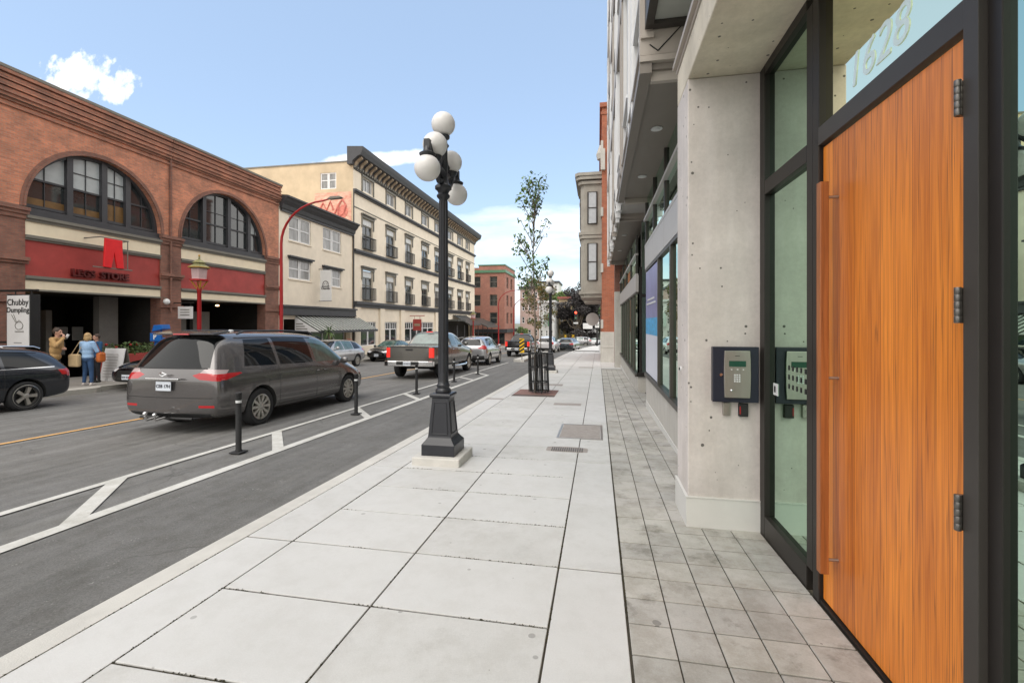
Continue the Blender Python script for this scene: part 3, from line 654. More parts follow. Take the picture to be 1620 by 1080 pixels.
# shopfront at X=1.0, Y 4.28..9.9
def shopfront(xw, ya, yb, sill, cuts, head, poster=None):
    z0 = zg((ya+yb)/2)-.5
    m = MB(); m.box(xw, xw+.25, ya, yb, z0, sill-.06); m.build('plinth', 'conc_p', B, bevel=.006)
    m = MB(); m.box(xw-.012, xw, ya, yb, z0, zg(yb)+.16); m.build('baseboard', 'base_w', B)
    m = MB(); m.box(xw-.05, xw+.12, ya, yb, sill-.06, sill+.015)
    m.box(xw-.03, xw+.05, ya, yb, head, head+.05)
    for c in cuts: m.box(xw-.03, xw+.05, c-.045, c+.045, sill+.015, head)
    m.build('shop_window_frame', 'brownf', B, bevel=.003)
    e = [ya]+list(cuts)+[yb]
    for a_, b_ in zip(e[:-1], e[1:]):
        if b_-a_ < .1: continue
        m = MB(); m.box(xw+.01, xw+.018, a_+.03, b_-.03, sill+.01, head); m.build('shop_glass', 'glassd', B)
    # panel band with fine joints
    e2 = [ya+(yb-ya)*k/4 for k in range(5)]
    for a_, b_ in zip(e2[:-1], e2[1:]):
        m = MB(); m.box(xw-.035, xw+.04, a_+.004, b_-.004, head+.055, head+.50); m.build('panel', 'gpanel', B)
    m = MB(); m.box(xw-.04, xw+.03, ya, yb, head+.50, head+.55); m.box(xw-.06, xw+.03, ya, yb, head+1.05, head+1.10)
    m.build('upper_rail', 'gpanel', B)
    for c in e2[1:-1]+[ya+.04, yb-.04]: MB().box(xw-.03, xw+.03, c-.03, c+.03, head+.55, head+1.6).build('upper_mullion', 'greyf', B)
    m = MB(); m.box(xw+.005, xw+.012, ya, yb, head+.55, head+1.62); m.build('upper_glass', 'glassd', B)
    m = MB(); m.box(xw+2.6, xw+2.7, ya, yb, z0, head+2); m.box(xw+.1, xw+2.6, yb-.03, yb-.0, z0, head+2); m.box(xw+.1, xw+2.6, ya+.0, ya+.03, z0, head+2); m.box(xw+.1, xw+2.6, ya+.03, yb-.03, z0+.3, z0+.35); m.box(xw+.1, xw+2.6, ya+.03, yb-.03, head+1.65, head+1.7)
    m.build('shop_interior', 'insidew', B)
shopfront(1.0, 4.30, 9.88, .47, (5.25, 6.55, 7.86), 2.565)
m = MB(); m.box(.985, .995, 7.92, 9.84, .50, 1.48); m.build('poster', 'poster2', B)
m = MB(); m.box(.983, .985, 7.92, 9.84, 1.28, 1.60); m.build('poster', 'poster3', B)
m = MB(); m.box(.985, .995, 7.92, 9.84, 1.60, 2.54); m.build('poster', 'poster1', B)
m = MB(); m.box(.975, .983, 8.2, 9.6, 1.86, 1.89); m.box(.975, .983, 8.4, 9.5, 1.94, 1.97); m.build('poster_print', 'offw', B)
# recess then second shopfront
m = MB(); m.box(1.0, 2.3, 9.88, 9.98, -.6, 4.2); m.build('return_wall', 'gpanel', B)
m = MB(); m.box(1.05, 2.4, 12.60, 12.8, -.9, .07); m.build('plinth', 'conc_p', B)
m = MB(); m.box(1.02, 2.4, 12.55, 12.62, .07, .18); m.box(1.10, 1.16, 12.6, 12.66, .18, 3.0); m.box(1.16, 2.4, 12.6, 12.66, 2.2, 2.28); m.build('shop_window_frame', 'blackf', B)
m = MB(); m.box(1.16, 2.4, 12.63, 12.64, .18, 4.2); m.build('shop_glass', 'glassd', B)
m = MB(); m.box(1.35, 1.75, 12.9, 12.93, -.3, 1.95); m.build('shop_blind', 'lobby', B)
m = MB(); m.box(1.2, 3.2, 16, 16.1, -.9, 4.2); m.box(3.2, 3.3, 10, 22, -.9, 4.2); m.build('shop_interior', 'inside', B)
shopfront(1.05, 12.82, 21.9, .10, (13.9, 15.0, 16.4, 17.8, 19.2, 20.6), 2.30)
# overhanging storeys
m = MB(); m.box(.54, 3, 4.86, 9.9, 4.10, 4.16); m.build('canopy_soffit', 'taupe', B)
m = MB(); m.box(.42, .54, 4.82, 9.94, 4.05, 4.155); m.build('canopy_fascia', 'taupe', B)
for bb in ((.42, 3, 4.80, 4.86, 4.16, 4.22), (.54, 3, 4.90, 4.96, 4.0, 4.10), (.56, 3, 9.80, 9.90, 4.0, 4.10)): MB().box(*bb).build('canopy_edge', 'beige', B)
m = MB(); m.box(.42, 3, 4.83, 4.90, 4.24, 5.2); m.build('end_panel', 'beige', B)
m = MB(); m.tube([(.60, 4.825, 4.27), (.95, 4.825, 4.62)], .006, 6); m.tube([(.60, 4.825, 4.27), (.52, 4.825, 4.34)], .006, 6); m.build('panel_joint', 'black', B)
for y in (6.33, 8.35):
    m = MB(); m.lathe([(.075, 0), (.075, .012), (.05, .014), (.045, -.01)], (.77, y, 4.085), 24); dl = m.build('downlight', 'offw', B, smooth=True)
    m = MB(); m.ball((.77, y, 4.10), .035, 12, 8, (1, 1, .5)); m.build('bulb', 'offw', dl, smooth=True)
m = MB(); m.box(.55, 3, -4, 4.80, 4.52, 4.56); m.build('bay_soffit', 'soffit', B)
m = MB(); m.box(.47, .55, -4, 4.80, 4.48, 5.6); m.box(.55, 3, 4.72, 4.81, 4.48, 4.60); m.box(.50, .505, -4, 4.8, 5.6, 8.5); m.build('bay_frame', 'greyf', B)
m = MB(); m.box(.49, 3, 12.66, 12.75, 4.35, 4.75); m.box(.45, .50, 9.95, 12.7, 4.7, 4.9); m.build('end_panel', 'beige', B)
m = MB(); m.box(.45, 3, 9.95, 12.7, 4.75, 4.8); m.build('recess_soffit', 'taupe', B)
m = MB(); m.box(.60, 3, 12.8, 22.1, 4.36, 4.42); m.build('canopy_soffit', 'taupe', B)
m = MB(); m.box(.49, .60, 12.76, 22.2, 4.28, 4.36); m.box(.6, 3, 12.76, 12.84, 4.28, 4.40); m.box(.6, 3, 21.6, 21.7, 4.2, 4.36); m.build('canopy_fascia', 'beige', B)
for y in (15.2, 18.4):
    m = MB(); m.lathe([(.08, 0), (.08, .012), (.05, .014)], (.84, y, 4.343), 20); m.build('downlight', 'offw', B, smooth=True)
m = MB(); m.box(.79, 1.39, 22.2, 22.9, -1.3, 3.0); m.build('column', 'conc_p', B, bevel=.01)
m = MB(); m.box(.79, 1.39, 22.2, 22.9, 3.0, 5.4); m.build('brick_pier', 'brickD', B)
# upper facade: floor bands, white fins and windows, seen almost edge-on
m = MB()
for k in range(4):
    z = 4.40+3.05*k
    m.box(.43, .56, 4.80, 22.4, z, z+(.45 if k else .06))
m.build('floor_band', 'beige', B)
m = MB(); m.box(.60, 3.0, 4.9, 22.4, 4.45, 17.4); m.build('upper_wall', 'gpanel', B)
for k in range(4):
    z = 4.85+3.05*k if k else 4.16
    zt2 = 7.44+3.05*k
    for j in range(7):
        y = 4.85+2.5*j
        f = MB(); t = .06
        f.box(.46, .56, y, y+t, z, zt2); f.box(.46, .56, y+1.2, y+1.2+t, z, zt2); f.box(.44, .50, y+t, y+1.2, z+.9, z+.95)
        fo = f.build('window', 'white', B)
        f = MB(); f.box(.52, .53, y+t, y+1.2, z, zt2); f.build('pane', 'win', fo)
        f = MB(); f.box(.43, .56, y+1.3, y+1.42, z, zt2); f.box(.43, .56, y+1.95, y+2.05, z, zt2); f.build('facade_fin', 'beige' if j % 2 else 'white', B)
# ------------------------------------------------------------------ intercom on the concrete column
IC = thing('intercom_box', 'navy intercom box with steel keypad panel on the concrete column', 'intercom', (1.04, 3.79, .89))
m = MB(); m.box(.873, 1.203, 3.745, 3.80, .893, 1.318); m.build('housing', 'dkblue', IC, bevel=.004)
m = MB(); pl = [(.955, .93), (.952, 1.0), (.950, 1.11), (.952, 1.22), (.955, 1.288), (1.135, 1.288), (1.139, 1.22), (1.141, 1.11), (1.139, 1.0), (1.135, .93)]
m.prism(pl, 'y', 3.726, 3.745); pn = m.build('keypad_panel', 'steel', IC, bevel=.003)
m = MB(); m.box(.985, 1.105, 3.7235, 3.7255, 1.168, 1.212); m.build('display', 'lcd', pn)
for k in range(3):
    MB().box(.998+.042*k, 1.008+.042*k, 3.722, 3.7255, 1.142, 1.150).build('menu_button', 'offw', pn)
for r_ in range(4):
    for c_ in range(3):
        MB().box(1.020+.0165*c_, 1.032+.0165*c_, 3.7215, 3.7255, 1.050+.0165*r_, 1.061+.0165*r_).build('key', 'offw', pn, bevel=.001)
m = MB(); m.ball((1.002, 3.724, .987), .010, 12, 8); m.build('camera_lens', 'chrome', pn, smooth=True)
m = MB(); m.lathe([(.011, 0), (.011, .01), (.006, .014)], (.930, 3.732, 1.105), 16, 'y'); m.build('lock', 'chrome', IC, smooth=True)
text('—', .03, 'black', (1.045, 3.7245, 1.252), (1, 0, 0), (0, 0, 1), 'maker_mark', pn, depth=.001, bold=.001)
cr = thing('card_reader', 'small grey entry button plate under the intercom', 'button plate', (.98, 3.79, .78))
m = MB(); m.box(.953, 1.008, 3.775, 3.80, .785, .885); m.build('body', 'steel', cr, bevel=.004)
m = MB(); m.lathe([(.012, 0), (.012, .004)], (.98, 3.770, .835), 16, 'y'); m.build('button', 'steel', cr)
fb = thing('fob_reader', 'small black fob reader under the intercom', 'reader', (1.10, 3.79, .78))
m = MB(); m.box(1.068, 1.135, 3.768, 3.80, .78, .882); m.build('body', 'black', fb, bevel=.005)
m = MB(); m.box(1.072, 1.080, 3.7665, 3.768, .80, .86); m.build('light_strip', 'redp', fb)
kb = thing('key_switch', 'tiny oval key switch on the side of the concrete column', 'switch', (.70, 4.06, 1.3))
m = MB(); m.lathe([(.022, 0), (.022, -.008), (.016, -.010)], (.70, 4.10, 1.11), 16, 'x'); m.build('plate', 'offw', kb); m = MB(); m.lathe([(.012, 0), (.012, -.006)], (.689, 4.10, 1.11), 12, 'x'); m.build('slot', 'black', kb)

# ------------------------------------------------------------------ right, farther: old brick building with stone bay
M['stone'] = mat('sandstone_trim', (.36, .335, .29), .8, var=.14, vs=2.5, big=.1); M['paneb'] = mat('pale_pane', (.46, .48, .50), .15, var=.1)
BR = thing('corner_brick_building', 'old orange brick building with stone bay windows beyond the modern block', 'building', (2, 28, -1))
m = MB(); m.box(.22, 12, 26.5, 40, -1.6, 13.8); m.build('wall', 'brickO', BR)
m = MB(); m.box(.10, 12, 26.4, 40.1, 13.8, 14.05); m.box(.16, 12, 26.45, 40, 13.4, 13.55); m.build('parapet', 'brickO', BR)
m = MB(); m.box(.14, .9, 26.40, 27.3, -1.6, 1.0); m.box(.14, .9, 26.38, 26.5, .1, .2); m.build('stone_base', 'conc_p', BR, bevel=.02)
for y in (27.0, 33.5):
    bayp = [(.22, y), (-.80, y), (-1.0, y+.22), (-1.0, y+3.7), (-.80, y+3.9), (.22, y+3.9)]
    m = MB(); m.prism(bayp, 'z', 3.3, 9.7); bay = m.build('bay', 'stone', BR)
    for z, g_ in ((3.0, .0), (3.2, .10), (6.45, .08), (6.65, .12), (9.6, .14), (9.85, .26), (10.05, .32)):
        m = MB(); m.prism([(x-(g_ if x < .2 else 0), yy_+(g_ if i > 2 else -g_)) for i, (x, yy_) in enumerate(bayp)], 'z', z, z+.18)
        m.build('cornice', 'stone', bay)
    for z, wh in ((4.0, 2.15), (7.3, 1.85)):
        for (p, q) in ((bayp[0], bayp[1]), (bayp[2], bayp[3])):
            dx_, dy_ = q[0]-p[0], q[1]-p[1]; ln = math.hypot(dx_, dy_); ux, uy = dx_/ln, dy_/ln; nx, ny = uy, -ux
            if nx > 0 or (abs(nx) < .1 and ny > 0): nx, ny = -nx, -ny
            s0, s1 = (ln*.28, ln*.78); m = MB()
            A = (p[0]+ux*s0+nx*.03, p[1]+uy*s0+ny*.03); C_ = (p[0]+ux*s1+nx*.03, p[1]+uy*s1+ny*.03)
            m.quad((*A, z), (*C_, z), (*C_, z+wh), (*A, z+wh)); wn = m.build('window', 'paneb', bay); m = MB(); zc = z+wh/2; q_ = lambda s_, zz: ((p[0]+ux*s_+nx*.05, p[1]+uy*s_+ny*.05, zz)); m.tube([q_(s0, zc), q_(s1, zc)], .03, 6); m.tube([q_(s0, z), q_(s0, z+wh), q_(s1, z+wh), q_(s1, z), q_(s0, z)], .045, 6); m.build('sash', 'greyf', wn)
m = MB()
for z in (1.2, 4.4, 7.6, 11.4): m.box(.16, .3, 26.44, 26.95, z, z+.5)
m.build('quoin', 'conc_p', BR)
m = MB(); m.box(.15, .4, 26.3, 26.5, 10.2, 11.4); m.lathe([(.25, 0), (.3, .3), (.12, .8)], (.2, 26.7, 10.9), 10); m.build('console', 'conc_p', BR)
sg = thing('hanging_disc_sign', 'round grey disc sign hanging from the brick building', 'sign', (-.3, 27.5, 1.5))
m = MB(); m.lathe([(.42, 0), (.42, .06)], (-.35, 30, 1.75), 28, 'y'); m.build('disc', 'gpanel', sg)
m = MB(); m.tube([(.2, 30.03, 2.35), (-.8, 30.03, 2.35)], .025, 8); m.tube([(-.35, 30.03, 2.35), (-.35, 30.03, 2.15)], .02, 6); m.build('bracket', 'black', sg)

# ------------------------------------------------------------------ left: brick arcade building
F = -19.0
M['brickC'] = brick('cornice_brick', (.43, .19, .125), (.30, .135, .10), (.26, .19, .15), var=.38, patch=(1.3, 1.15, 1.05))
M['skyblind'] = mat('pale_blind', (.42, .46, .47), .2, var=.12, vs=2)  # pale tone painting the sky reflection in the upper arched panes
M['amber'] = mat('amber_blind', (.15, .085, .03), .3, var=.3)
A = thing('arcade_building', 'red brick building with two great arched windows over red fascias', 'building', (F, 18, 0))
def arch_wall(mb, y0, y1, ya, yb, zs, ztop, zbot=None, seg=28, dep=.35):
    """brick spandrel above a half-round opening from ya to yb springing at zs"""
    r = (yb-ya)/2; c = (ya+yb)/2; pts = [(c-r*math.cos(math.pi*k/seg), zs+r*math.sin(math.pi*k/seg)) for k in range(seg+1)]
    mb.quad((F, y0, zs), (F, ya, zs), (F, ya, ztop), (F, y0, ztop)); mb.quad((F, yb, zs), (F, y1, zs), (F, y1, ztop), (F, yb, ztop))
    for (a, za), (b, zb) in zip(pts[:-1], pts[1:]):
        mb.quad((F, a, za), (F, b, zb), (F, b, ztop), (F, a, ztop)); mb.quad((F, a, za), (F, b, zb), (F-dep, b, zb), (F-dep, a, za))
    return pts
m = MB()
arches = [(4.9, 9.9), (12.05, 16.9), (17.9, 23.35)]
edges = [3.5, 10.9, 17.4, 24.47]
for (ya, yb), e0, e1 in zip(arches, edges[:-1], edges[1:]): arch_wall(m, e0, e1, ya, yb, 5.45, 9.0)
m.box(F-.4, F, 3.5, 24.47, 9.0, 9.3); m.box(-29, F-.36, 3.5, 3.9, -1, 9.3); m.box(-29, F-.36, 24.1, 24.46, -1, 9.8); m.box(-29, F-.4, 3.5, 24.4, 9.2, 9.28)
wl = m.build('wall', 'brickL', A)
for (y0_, y1_) in ((3.5, 4.9), (9.9, 12.05), (16.9, 17.9), (23.35, 24.47)):
    MB().box(F-.55, F-.0, y0_, y1_, -1.2, 5.45).build('pier', 'brickD', A)
for (y0_, y1_) in ((9.9, 12.05), (16.9, 17.9), (23.35, 24.47)):
  for lv in (((5.28, .12, .16), (5.16, .12, .10), (5.02, .14, .05)), ((3.60, .12, .14), (3.50, .10, .07)), ((2.2, .10, .08),)):
    m = MB()
    for z, h, g_ in lv:
        m.box(F, F+g_, y0_-.06 if y0_ > 16 else y0_, y1_+.06, z, z+h)
    m.build('pier_moulding', 'brickD', A)
# arch rings and corbelled cornice
for (ya, yb) in arches[1:]:
    m = MB(); c = (ya+yb)/2; r = (yb-ya)/2
    for k in range(28):
        t0, t1 = math.pi*k/28, math.pi*(k+1)/28
        q = lambda rr, t, x: (x, c-rr*math.cos(t), 5.45+rr*math.sin(t))
        for (ra, rb, x) in ((r, r+.07, F+.05), (r+.07, r+.16, F+.02)):
            m.quad(q(ra, t0, x), q(ra, t1, x), q(rb, t1, x), q(rb, t0, x)); m.quad(q(rb, t0, x), q(rb, t1, x), q(rb, t1, F), q(rb, t0, F)); m.quad(q(ra, t0, x), q(ra, t1, x), q(ra, t1, F), q(ra, t0, F))
    m.build('arch_ring', 'brickD', A)
m = MB(); m.box(F, F+.06, 3.5, 24.47, 8.62, 8.70)
for (a_, b_) in ((3.5, 10.95), (10.97, 17.32), (17.34, 24.52)):
    for z, h, g_ in ((8.80, .09, .06), (8.89, .12, .14), (9.01, .06, .20), (9.07, .10, .14), (9.20, .06, .19), (9.29, .10, .13), (9.42, .06, .18), (9.51, .10, .13), (9.64, .12, .20)):
        m.box(F-.4, F+g_, a_, b_, z, z+h)
m.build('corbelled_cornice', 'brickC', A)
m = MB(); m.box(F-.45, F+.22, 3.5, 17.33, 9.76, 9.86); m.box(F-.45, F+.24, 17.34, 24.54, 9.76, 9.86); m.build('coping', 'trimg', A)
m = MB(); m.box(F+.0, F+.05, 17.28, 17.38, 5.45, 8.8); m.tube([(F+.07, 17.33, 2.0), (F+.07, 17.33, 9.6)], .045, 8); m.build('downpipe', 'brickD', A)
# arched windows: posts, sashes, panes
cols = {1: (12.05, 13.5, 14.7, 15.62, 16.9), 2: (17.9, 19.35, 20.9, 22.3, 23.35)}
for idx, (ya, yb) in list(enumerate(arches))[1:]:
    c, r = (ya+yb)/2, (yb-ya)/2; X = F-.28; zs = 5.55
    top = lambda y: 5.45+math.sqrt(max(0, r*r-(y-c)**2))
    cu = cols[idx]
    for a_, b_ in zip(cu[:-1], cu[1:]):
        m = MB(); P_ = 8; ys_ = [a_+(b_-a_)*k/P_ for k in range(P_+1)]
        for p, q in zip(ys_[:-1], ys_[1:]): m.quad((X-.03, p, zs-.2), (X-.03, q, zs-.2), (X-.03, q, top(q)), (X-.03, p, top(p)))
        pane = m.build('arched_window', 'win', A)
        m = MB(); zm = zs+(min(top(a_), top(b_)) if min(top(a_), top(b_)) > 6.3 else 7.0)*0+.95
        for k in (.5,):
            y = a_+(b_-a_)*k; m.box(X-.02, X+.01, y-.012, y+.012, zs, top(y)-.02)
        m.box(X-.02, X+.035, a_+.05, b_-.05, zm-.035, zm+.035)
        zq = zm+.62
        if min(top(a_+.1), top(b_-.1)) > zq: m.box(X-.02, X+.01, a_+.05, b_-.05, zq-.012, zq+.012)
        for y in (a_+.05, b_-.05):
            if top(y) > zs: m.box(X-.02, X+.04, y-.03, y+.03, zs, top(y))
        m.box(X-.02, X+.05, a_, b_, zs-.05, zs+.05)
        m.build('sash', 'slate', pane)
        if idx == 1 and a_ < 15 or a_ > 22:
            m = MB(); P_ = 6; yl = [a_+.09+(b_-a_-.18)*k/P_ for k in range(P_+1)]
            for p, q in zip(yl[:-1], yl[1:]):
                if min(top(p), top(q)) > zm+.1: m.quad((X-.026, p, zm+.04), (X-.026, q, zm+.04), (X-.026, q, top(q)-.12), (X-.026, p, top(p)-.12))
            if m.v: m.build('blind', 'skyblind', pane)  # reflected brightness put in as a pale sheet, no real blind here
        if idx == 1 and a_ < 15:
            m = MB(); m.box(X-.026, X-.022, a_+.1, b_-.1, zs+.05, zs+(.30 if a_ < 14 else .7)); m.build('blind', 'amber' , pane)
    m = MB()
    for y in cu[1:-1]: m.box(X-.05, X+.12, y-.10, y+.10, 5.45, top(y)-.01)
    for k in range(28):
        t0, t1 = math.pi*k/28, math.pi*(k+1)/28; q = lambda rr, t, x: (x, c-rr*math.cos(t), 5.45+rr*math.sin(t))
        m.quad(q(r-.11, t0, X+.1), q(r-.11, t1, X+.1), q(r, t1, X+.1), q(r, t0, X+.1)); m.quad(q(r-.11, t0, X+.1), q(r-.11, t1, X+.1), q(r-.11, t1, X-.05), q(r-.11, t0, X-.05))
    m.box(X-.05, X+.20, ya, yb, 5.27, 5.45); m.box(X-.05, F+.04, ya+.002, yb-.002, 5.17, 5.27)
    m.build('arch_frame', 'slate', A)
for (ya, yb) in arches[:]:
    lo = 5.17
    a_, b_ = ya+.002, yb-.002
    MB().box(F-.2, F-.02, a_, b_, 4.50, 4.97).build('cream_fascia', 'cream', A)
    m = MB(); m.box(F-.2, F+.10, a_, b_, 5.06, 5.17); m.box(F-.2, F+.04, a_, b_, 4.97, 5.06); m.box(F-.2, F+.05, a_, b_, 4.40, 4.50); m.box(F-.2, F+.0, a_, b_, 4.33, 4.40)
    m.box(F-.2, F+.06, a_, b_, 3.02, 3.12); m.box(F-.2, F+.01, a_, b_, 2.96, 3.02); m.box(F-.2, F+.03, a_, b_, 2.60, 2.66); m.build('fascia_moulding', 'trimg', A)
    MB().box(F-.2, F-.06, a_, b_, 3.12, 4.33).build('red_fascia', 'redb', A)
    MB().box(F-.2, F-.02, a_, b_, 2.66, 2.96).build('cream_fascia', 'cream', A)
text('LEGS  STORE', .36, 'redtxt', (F-.0, 14.45, 3.35), (0, 1, 0), (0, 0, 1), 'shop_letters', A, depth=.12, bold=.012)
# open arcade behind
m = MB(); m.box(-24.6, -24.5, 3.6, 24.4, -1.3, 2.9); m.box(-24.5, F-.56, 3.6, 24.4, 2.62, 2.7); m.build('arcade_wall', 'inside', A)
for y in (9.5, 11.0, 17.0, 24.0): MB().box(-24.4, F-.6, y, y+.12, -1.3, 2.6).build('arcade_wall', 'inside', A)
m = MB(); m.box(-20.4, -20.1, 15.2, 15.95, -1.3, 2.6); m.box(-21.2, -20.9, 13.9, 14.1, -1.3, 2.0); m.build('arcade_pier', 'insidew', A)
m = MB(); m.box(-20.6, -20.5, 18.2, 19.6, .2, 2.2); m.box(-20.6, -20.4, 19.9, 20.9, -1.3, 2.1); m.build('arcade_screen', 'insidew', A)
for k, (y0_, y1_, z0_, z1_) in enumerate(((14.15, 14.6, .85, 1.35), (14.75, 15.15, .8, 1.35), (14.2, 14.5, .25, .75))):
    MB().box(-20.86, -20.84, y0_, y1_, z0_, z1_).build('notice', 'insidew', A)
for (x, y, z) in ((-20.6, 13.0, 2.42), (-20.2, 21.2, 2.45)):
    m = MB(); m.ball((x, y, z), .09, 12, 8, (1, 1, .45)); m.build('arcade_lamp', mat('arcade_lamp_glow', (.8, .6, .4), .5, emit=((1, .62, .3), 4)), A, smooth=True)
# ------------------------------------------------------------------ things on and before the arcade
S = thing('blade_sign', 'tall white and black box sign reading Chubby Dumpling on the brick pier', 'sign', (-17.7, 11.2, .8))
m = MB(); m.box(-18.15, -17.2, 11.04, 11.30, .74, 2.40); m.build('case', 'black', S, bevel=.01)
m = MB(); m.box(-18.11, -17.24, 11.025, 11.04, .78, 2.36); m.build('face', 'white', S)
for body, z, sz in (('Chubby', 2.14, .27), ('Dumpling', 1.90, .23), ('______', .93, .10)):
    text(body, sz, 'black', (-17.675, 11.020, z), (1, 0, 0), (0, 0, 1), 'lettering', S, depth=.004, bold=.004)
m = MB(); cx, cz = -17.62, 1.42
m.tube([(cx+.16*math.cos(t/10*6.283), 11.018, cz+.12*math.sin(t/10*6.283)) for t in range(11)], .008, 5)
m.tube([(cx-.13, 11.018, cz+.1), (cx-.3, 11.018, cz+.34)], .007, 5); m.tube([(cx-.10, 11.018, cz+.12), (cx-.22, 11.018, cz+.36)], .007, 5)
m.tube([(cx-.16, 11.018, cz-.18), (cx+.18, 11.018, cz-.18)], .012, 5); m.tube([(cx-.1, 11.018, cz+.1), (cx, 11.018, cz+.17), (cx+.1, 11.018, cz+.1)], .007, 5)
m.build('bowl_drawing', 'trimg', S)
m = MB(); m.tube([(F, 11.17, 2.52), (-17.1, 11.17, 2.52)], .035, 8); m.tube([(-18.0, 11.17, 2.52), (-18.0, 11.17, 2.38)], .02, 6); m.tube([(-17.35, 11.17, 2.52), (-17.35, 11.17, 2.38)], .02, 6); m.tube([(F, 11.17, .9), (-18.1, 11.17, .9)], .03, 8); m.build('bracket', 'black', S)
S = thing('trousers_banner', 'bright red trouser-shaped cloth sign above the shop lettering', 'banner', (F+.6, 14.2, 3.4))
m = MB(); pts = [(-.42, 1.0), (.42, 1.0), (.43, .62), (.50, 0), (.16, -.0), (.02, .52), (-.12, -.02), (-.48, 0), (-.44, .62)]
m.prism([(14.38+p*.76, 3.62+q*1.10) for p, q in pts], 'x', F+.62, F+.70); m.build('cloth', 'brightred', S, bevel=.02)
m = MB(); m.tube([(F, 13.85, 4.70), (F+.66, 13.92, 4.74), (F+.66, 14.95, 4.74), (F, 14.95, 4.70)], .025, 6); m.tube([(F+.66, 14.92, 4.74), (F+.66, 14.92, 3.6)], .02, 6); m.tube([(F+.6, 13.7, 3.60), (F+.66, 15.1, 3.60)], .025, 6); m.build('bracket', 'trimg', S)
S = thing('hanging_sign', 'small white hanging sign on the brick pier behind the lantern post', 'sign', (F+.8, 17.6, 2))
m = MB(); m.box(F+.25, F+1.0, 17.50, 17.56, 1.70, 2.25); m.build('board', 'white', S); 
m = MB()
for z in (1.85, 1.97, 2.09): m.box(F+.38, F+.87, 17.492, 17.499, z, z+.035)
m.build('lettering', 'trimg', S)
m = MB(); m.tube([(F, 17.53, 2.42), (F+1.05, 17.53, 2.42)], .025, 6); m.tube([(F+.4, 17.53, 2.42), (F+.4, 17.53, 2.24)], .012, 5); m.tube([(F+.9, 17.53, 2.42), (F+.9, 17.53, 2.24)], .012, 5); m.build('bracket', 'black', S)
S = thing('wall_lamp', 'white round security lamp on the brick pier', 'lamp', (F+.1, 17.3, 2.4))
m = MB(); m.ball((F+.2, 17.0, 2.45), .13, 14, 10); m.build('dome', 'white', S, smooth=True); m = MB(); m.tube([(F, 17.0, 2.62), (F+.2, 17.0, 2.62), (F+.2, 17.0, 2.5)], .02, 6); m.build('bracket', 'trimg', S)
S = thing('sandwich_board', 'white A-shaped menu board with faint lines standing before the arcade', 'board', (-16.6, 12.9, zg(13)-.15))
m = MB(); z0_ = zg(13)-.15; m.prism([(12.85, z0_), (12.89, z0_), (13.09, z0_+1.12), (13.05, z0_+1.12)], 'x', -17.0, -16.15); m.build('front_panel', 'white', S, bevel=.01)
m = MB(); m.prism([(13.35, z0_), (13.31, z0_), (13.10, z0_+1.12), (13.14, z0_+1.12)], 'x', -17.0, -16.15); m.build('back_panel', 'trimg', S, bevel=.01)
m = MB()
for k in range(9): m.box(-16.86, -16.32, 12.842+.015*k+.0, 12.850+.015*k, z0_+.15+.095*k, z0_+.17+.095*k)
m.build('writing', 'gpanel', S)
S = thing('flower_planter', 'dark red planter box with leafy plants before the arcade', 'planter', (-17.9, 14.6, -.5))
z0_ = zg(14.5)-.15; m = MB(); m.box(-18.5, -17.9, 13.75, 16.6, z0_, z0_+.85); m.build('box', 'redb', S, bevel=.02)
def leaves(mb, c, rx, ry, rz, n, s, rnd_, shell=.25, mats=1):
    for _ in range(n):
        while 1:
            p = [rnd_.uniform(-1, 1) for _ in range(3)]; q = p[0]**2+p[1]**2+p[2]**2
            if shell < q < 1: break
        o = Vector((c[0]+p[0]*rx, c[1]+p[1]*ry, c[2]+p[2]*rz)); a = Vector([rnd_.uniform(-1, 1) for _ in range(3)]).normalized(); b = a.orthogonal().normalized(); w = s*rnd_.uniform(.6, 1.3)
        if mats > 1: mb.cur = rnd_.randrange(mats)
        mb.add([o-a*w, o+b*w*.5+a.cross(b)*w*.18, o+a*w, o-b*w*.5+a.cross(b)*w*.18], [(0, 1, 2, 3)])
m = MB(); rl = random.Random(5)
for k in range(7): leaves(m, (-18.2, 13.95+.4*k, z0_+.98), .38, .34, rl.uniform(.2, .34), 90, .07, rl, 0)
m.build('foliage', 'leafg', S)
m = MB()
for k in range(10): m.ball((-18.2+rl.uniform(-.3, .3), 13.8+.27*k, z0_+1.1+rl.uniform(0, .15)), .05, 6, 5)
m.build('flowers', 'redp', S)
S = thing('parking_meter', 'blue parking pay station with white P beside the grey minivan', 'pay station', (-15.75, 14.1, zg(14.1)-.15))
z0_ = zg(14.1)-.15; m = MB(); m.box(-15.93, -15.60, 13.9, 14.2, z0_, z0_+1.5); m.build('body', 'blue', S, bevel=.03)
m = MB(); m.prism([(-.24, 0), (.24, .10), (.20, .26), (-.16, .24)], 'y', -.16, .16); mm_ = m
o = m.build('solar_hood', 'blue', None, bevel=.01); 
o.data.transform(Matrix.Translation((-15.78, 14.05, z0_+1.72))); fit(o, S)
m = MB(); m.tube([(-15.77, 14.05, z0_+1.4), (-15.77, 14.05, z0_+1.8)], .03, 8); m.build('stem', 'blue', S)
m = MB(); m.box(-15.99, -15.53, 13.80, 13.88, z0_+1.38, z0_+1.68); m.build('sign_box', 'blue', S, bevel=.01)
text('P', .26, 'white', (-15.77, 13.792, z0_+1.53), (1, 0, 0), (0, 0, 1), 'letter_p', S, depth=.006, bold=.008)

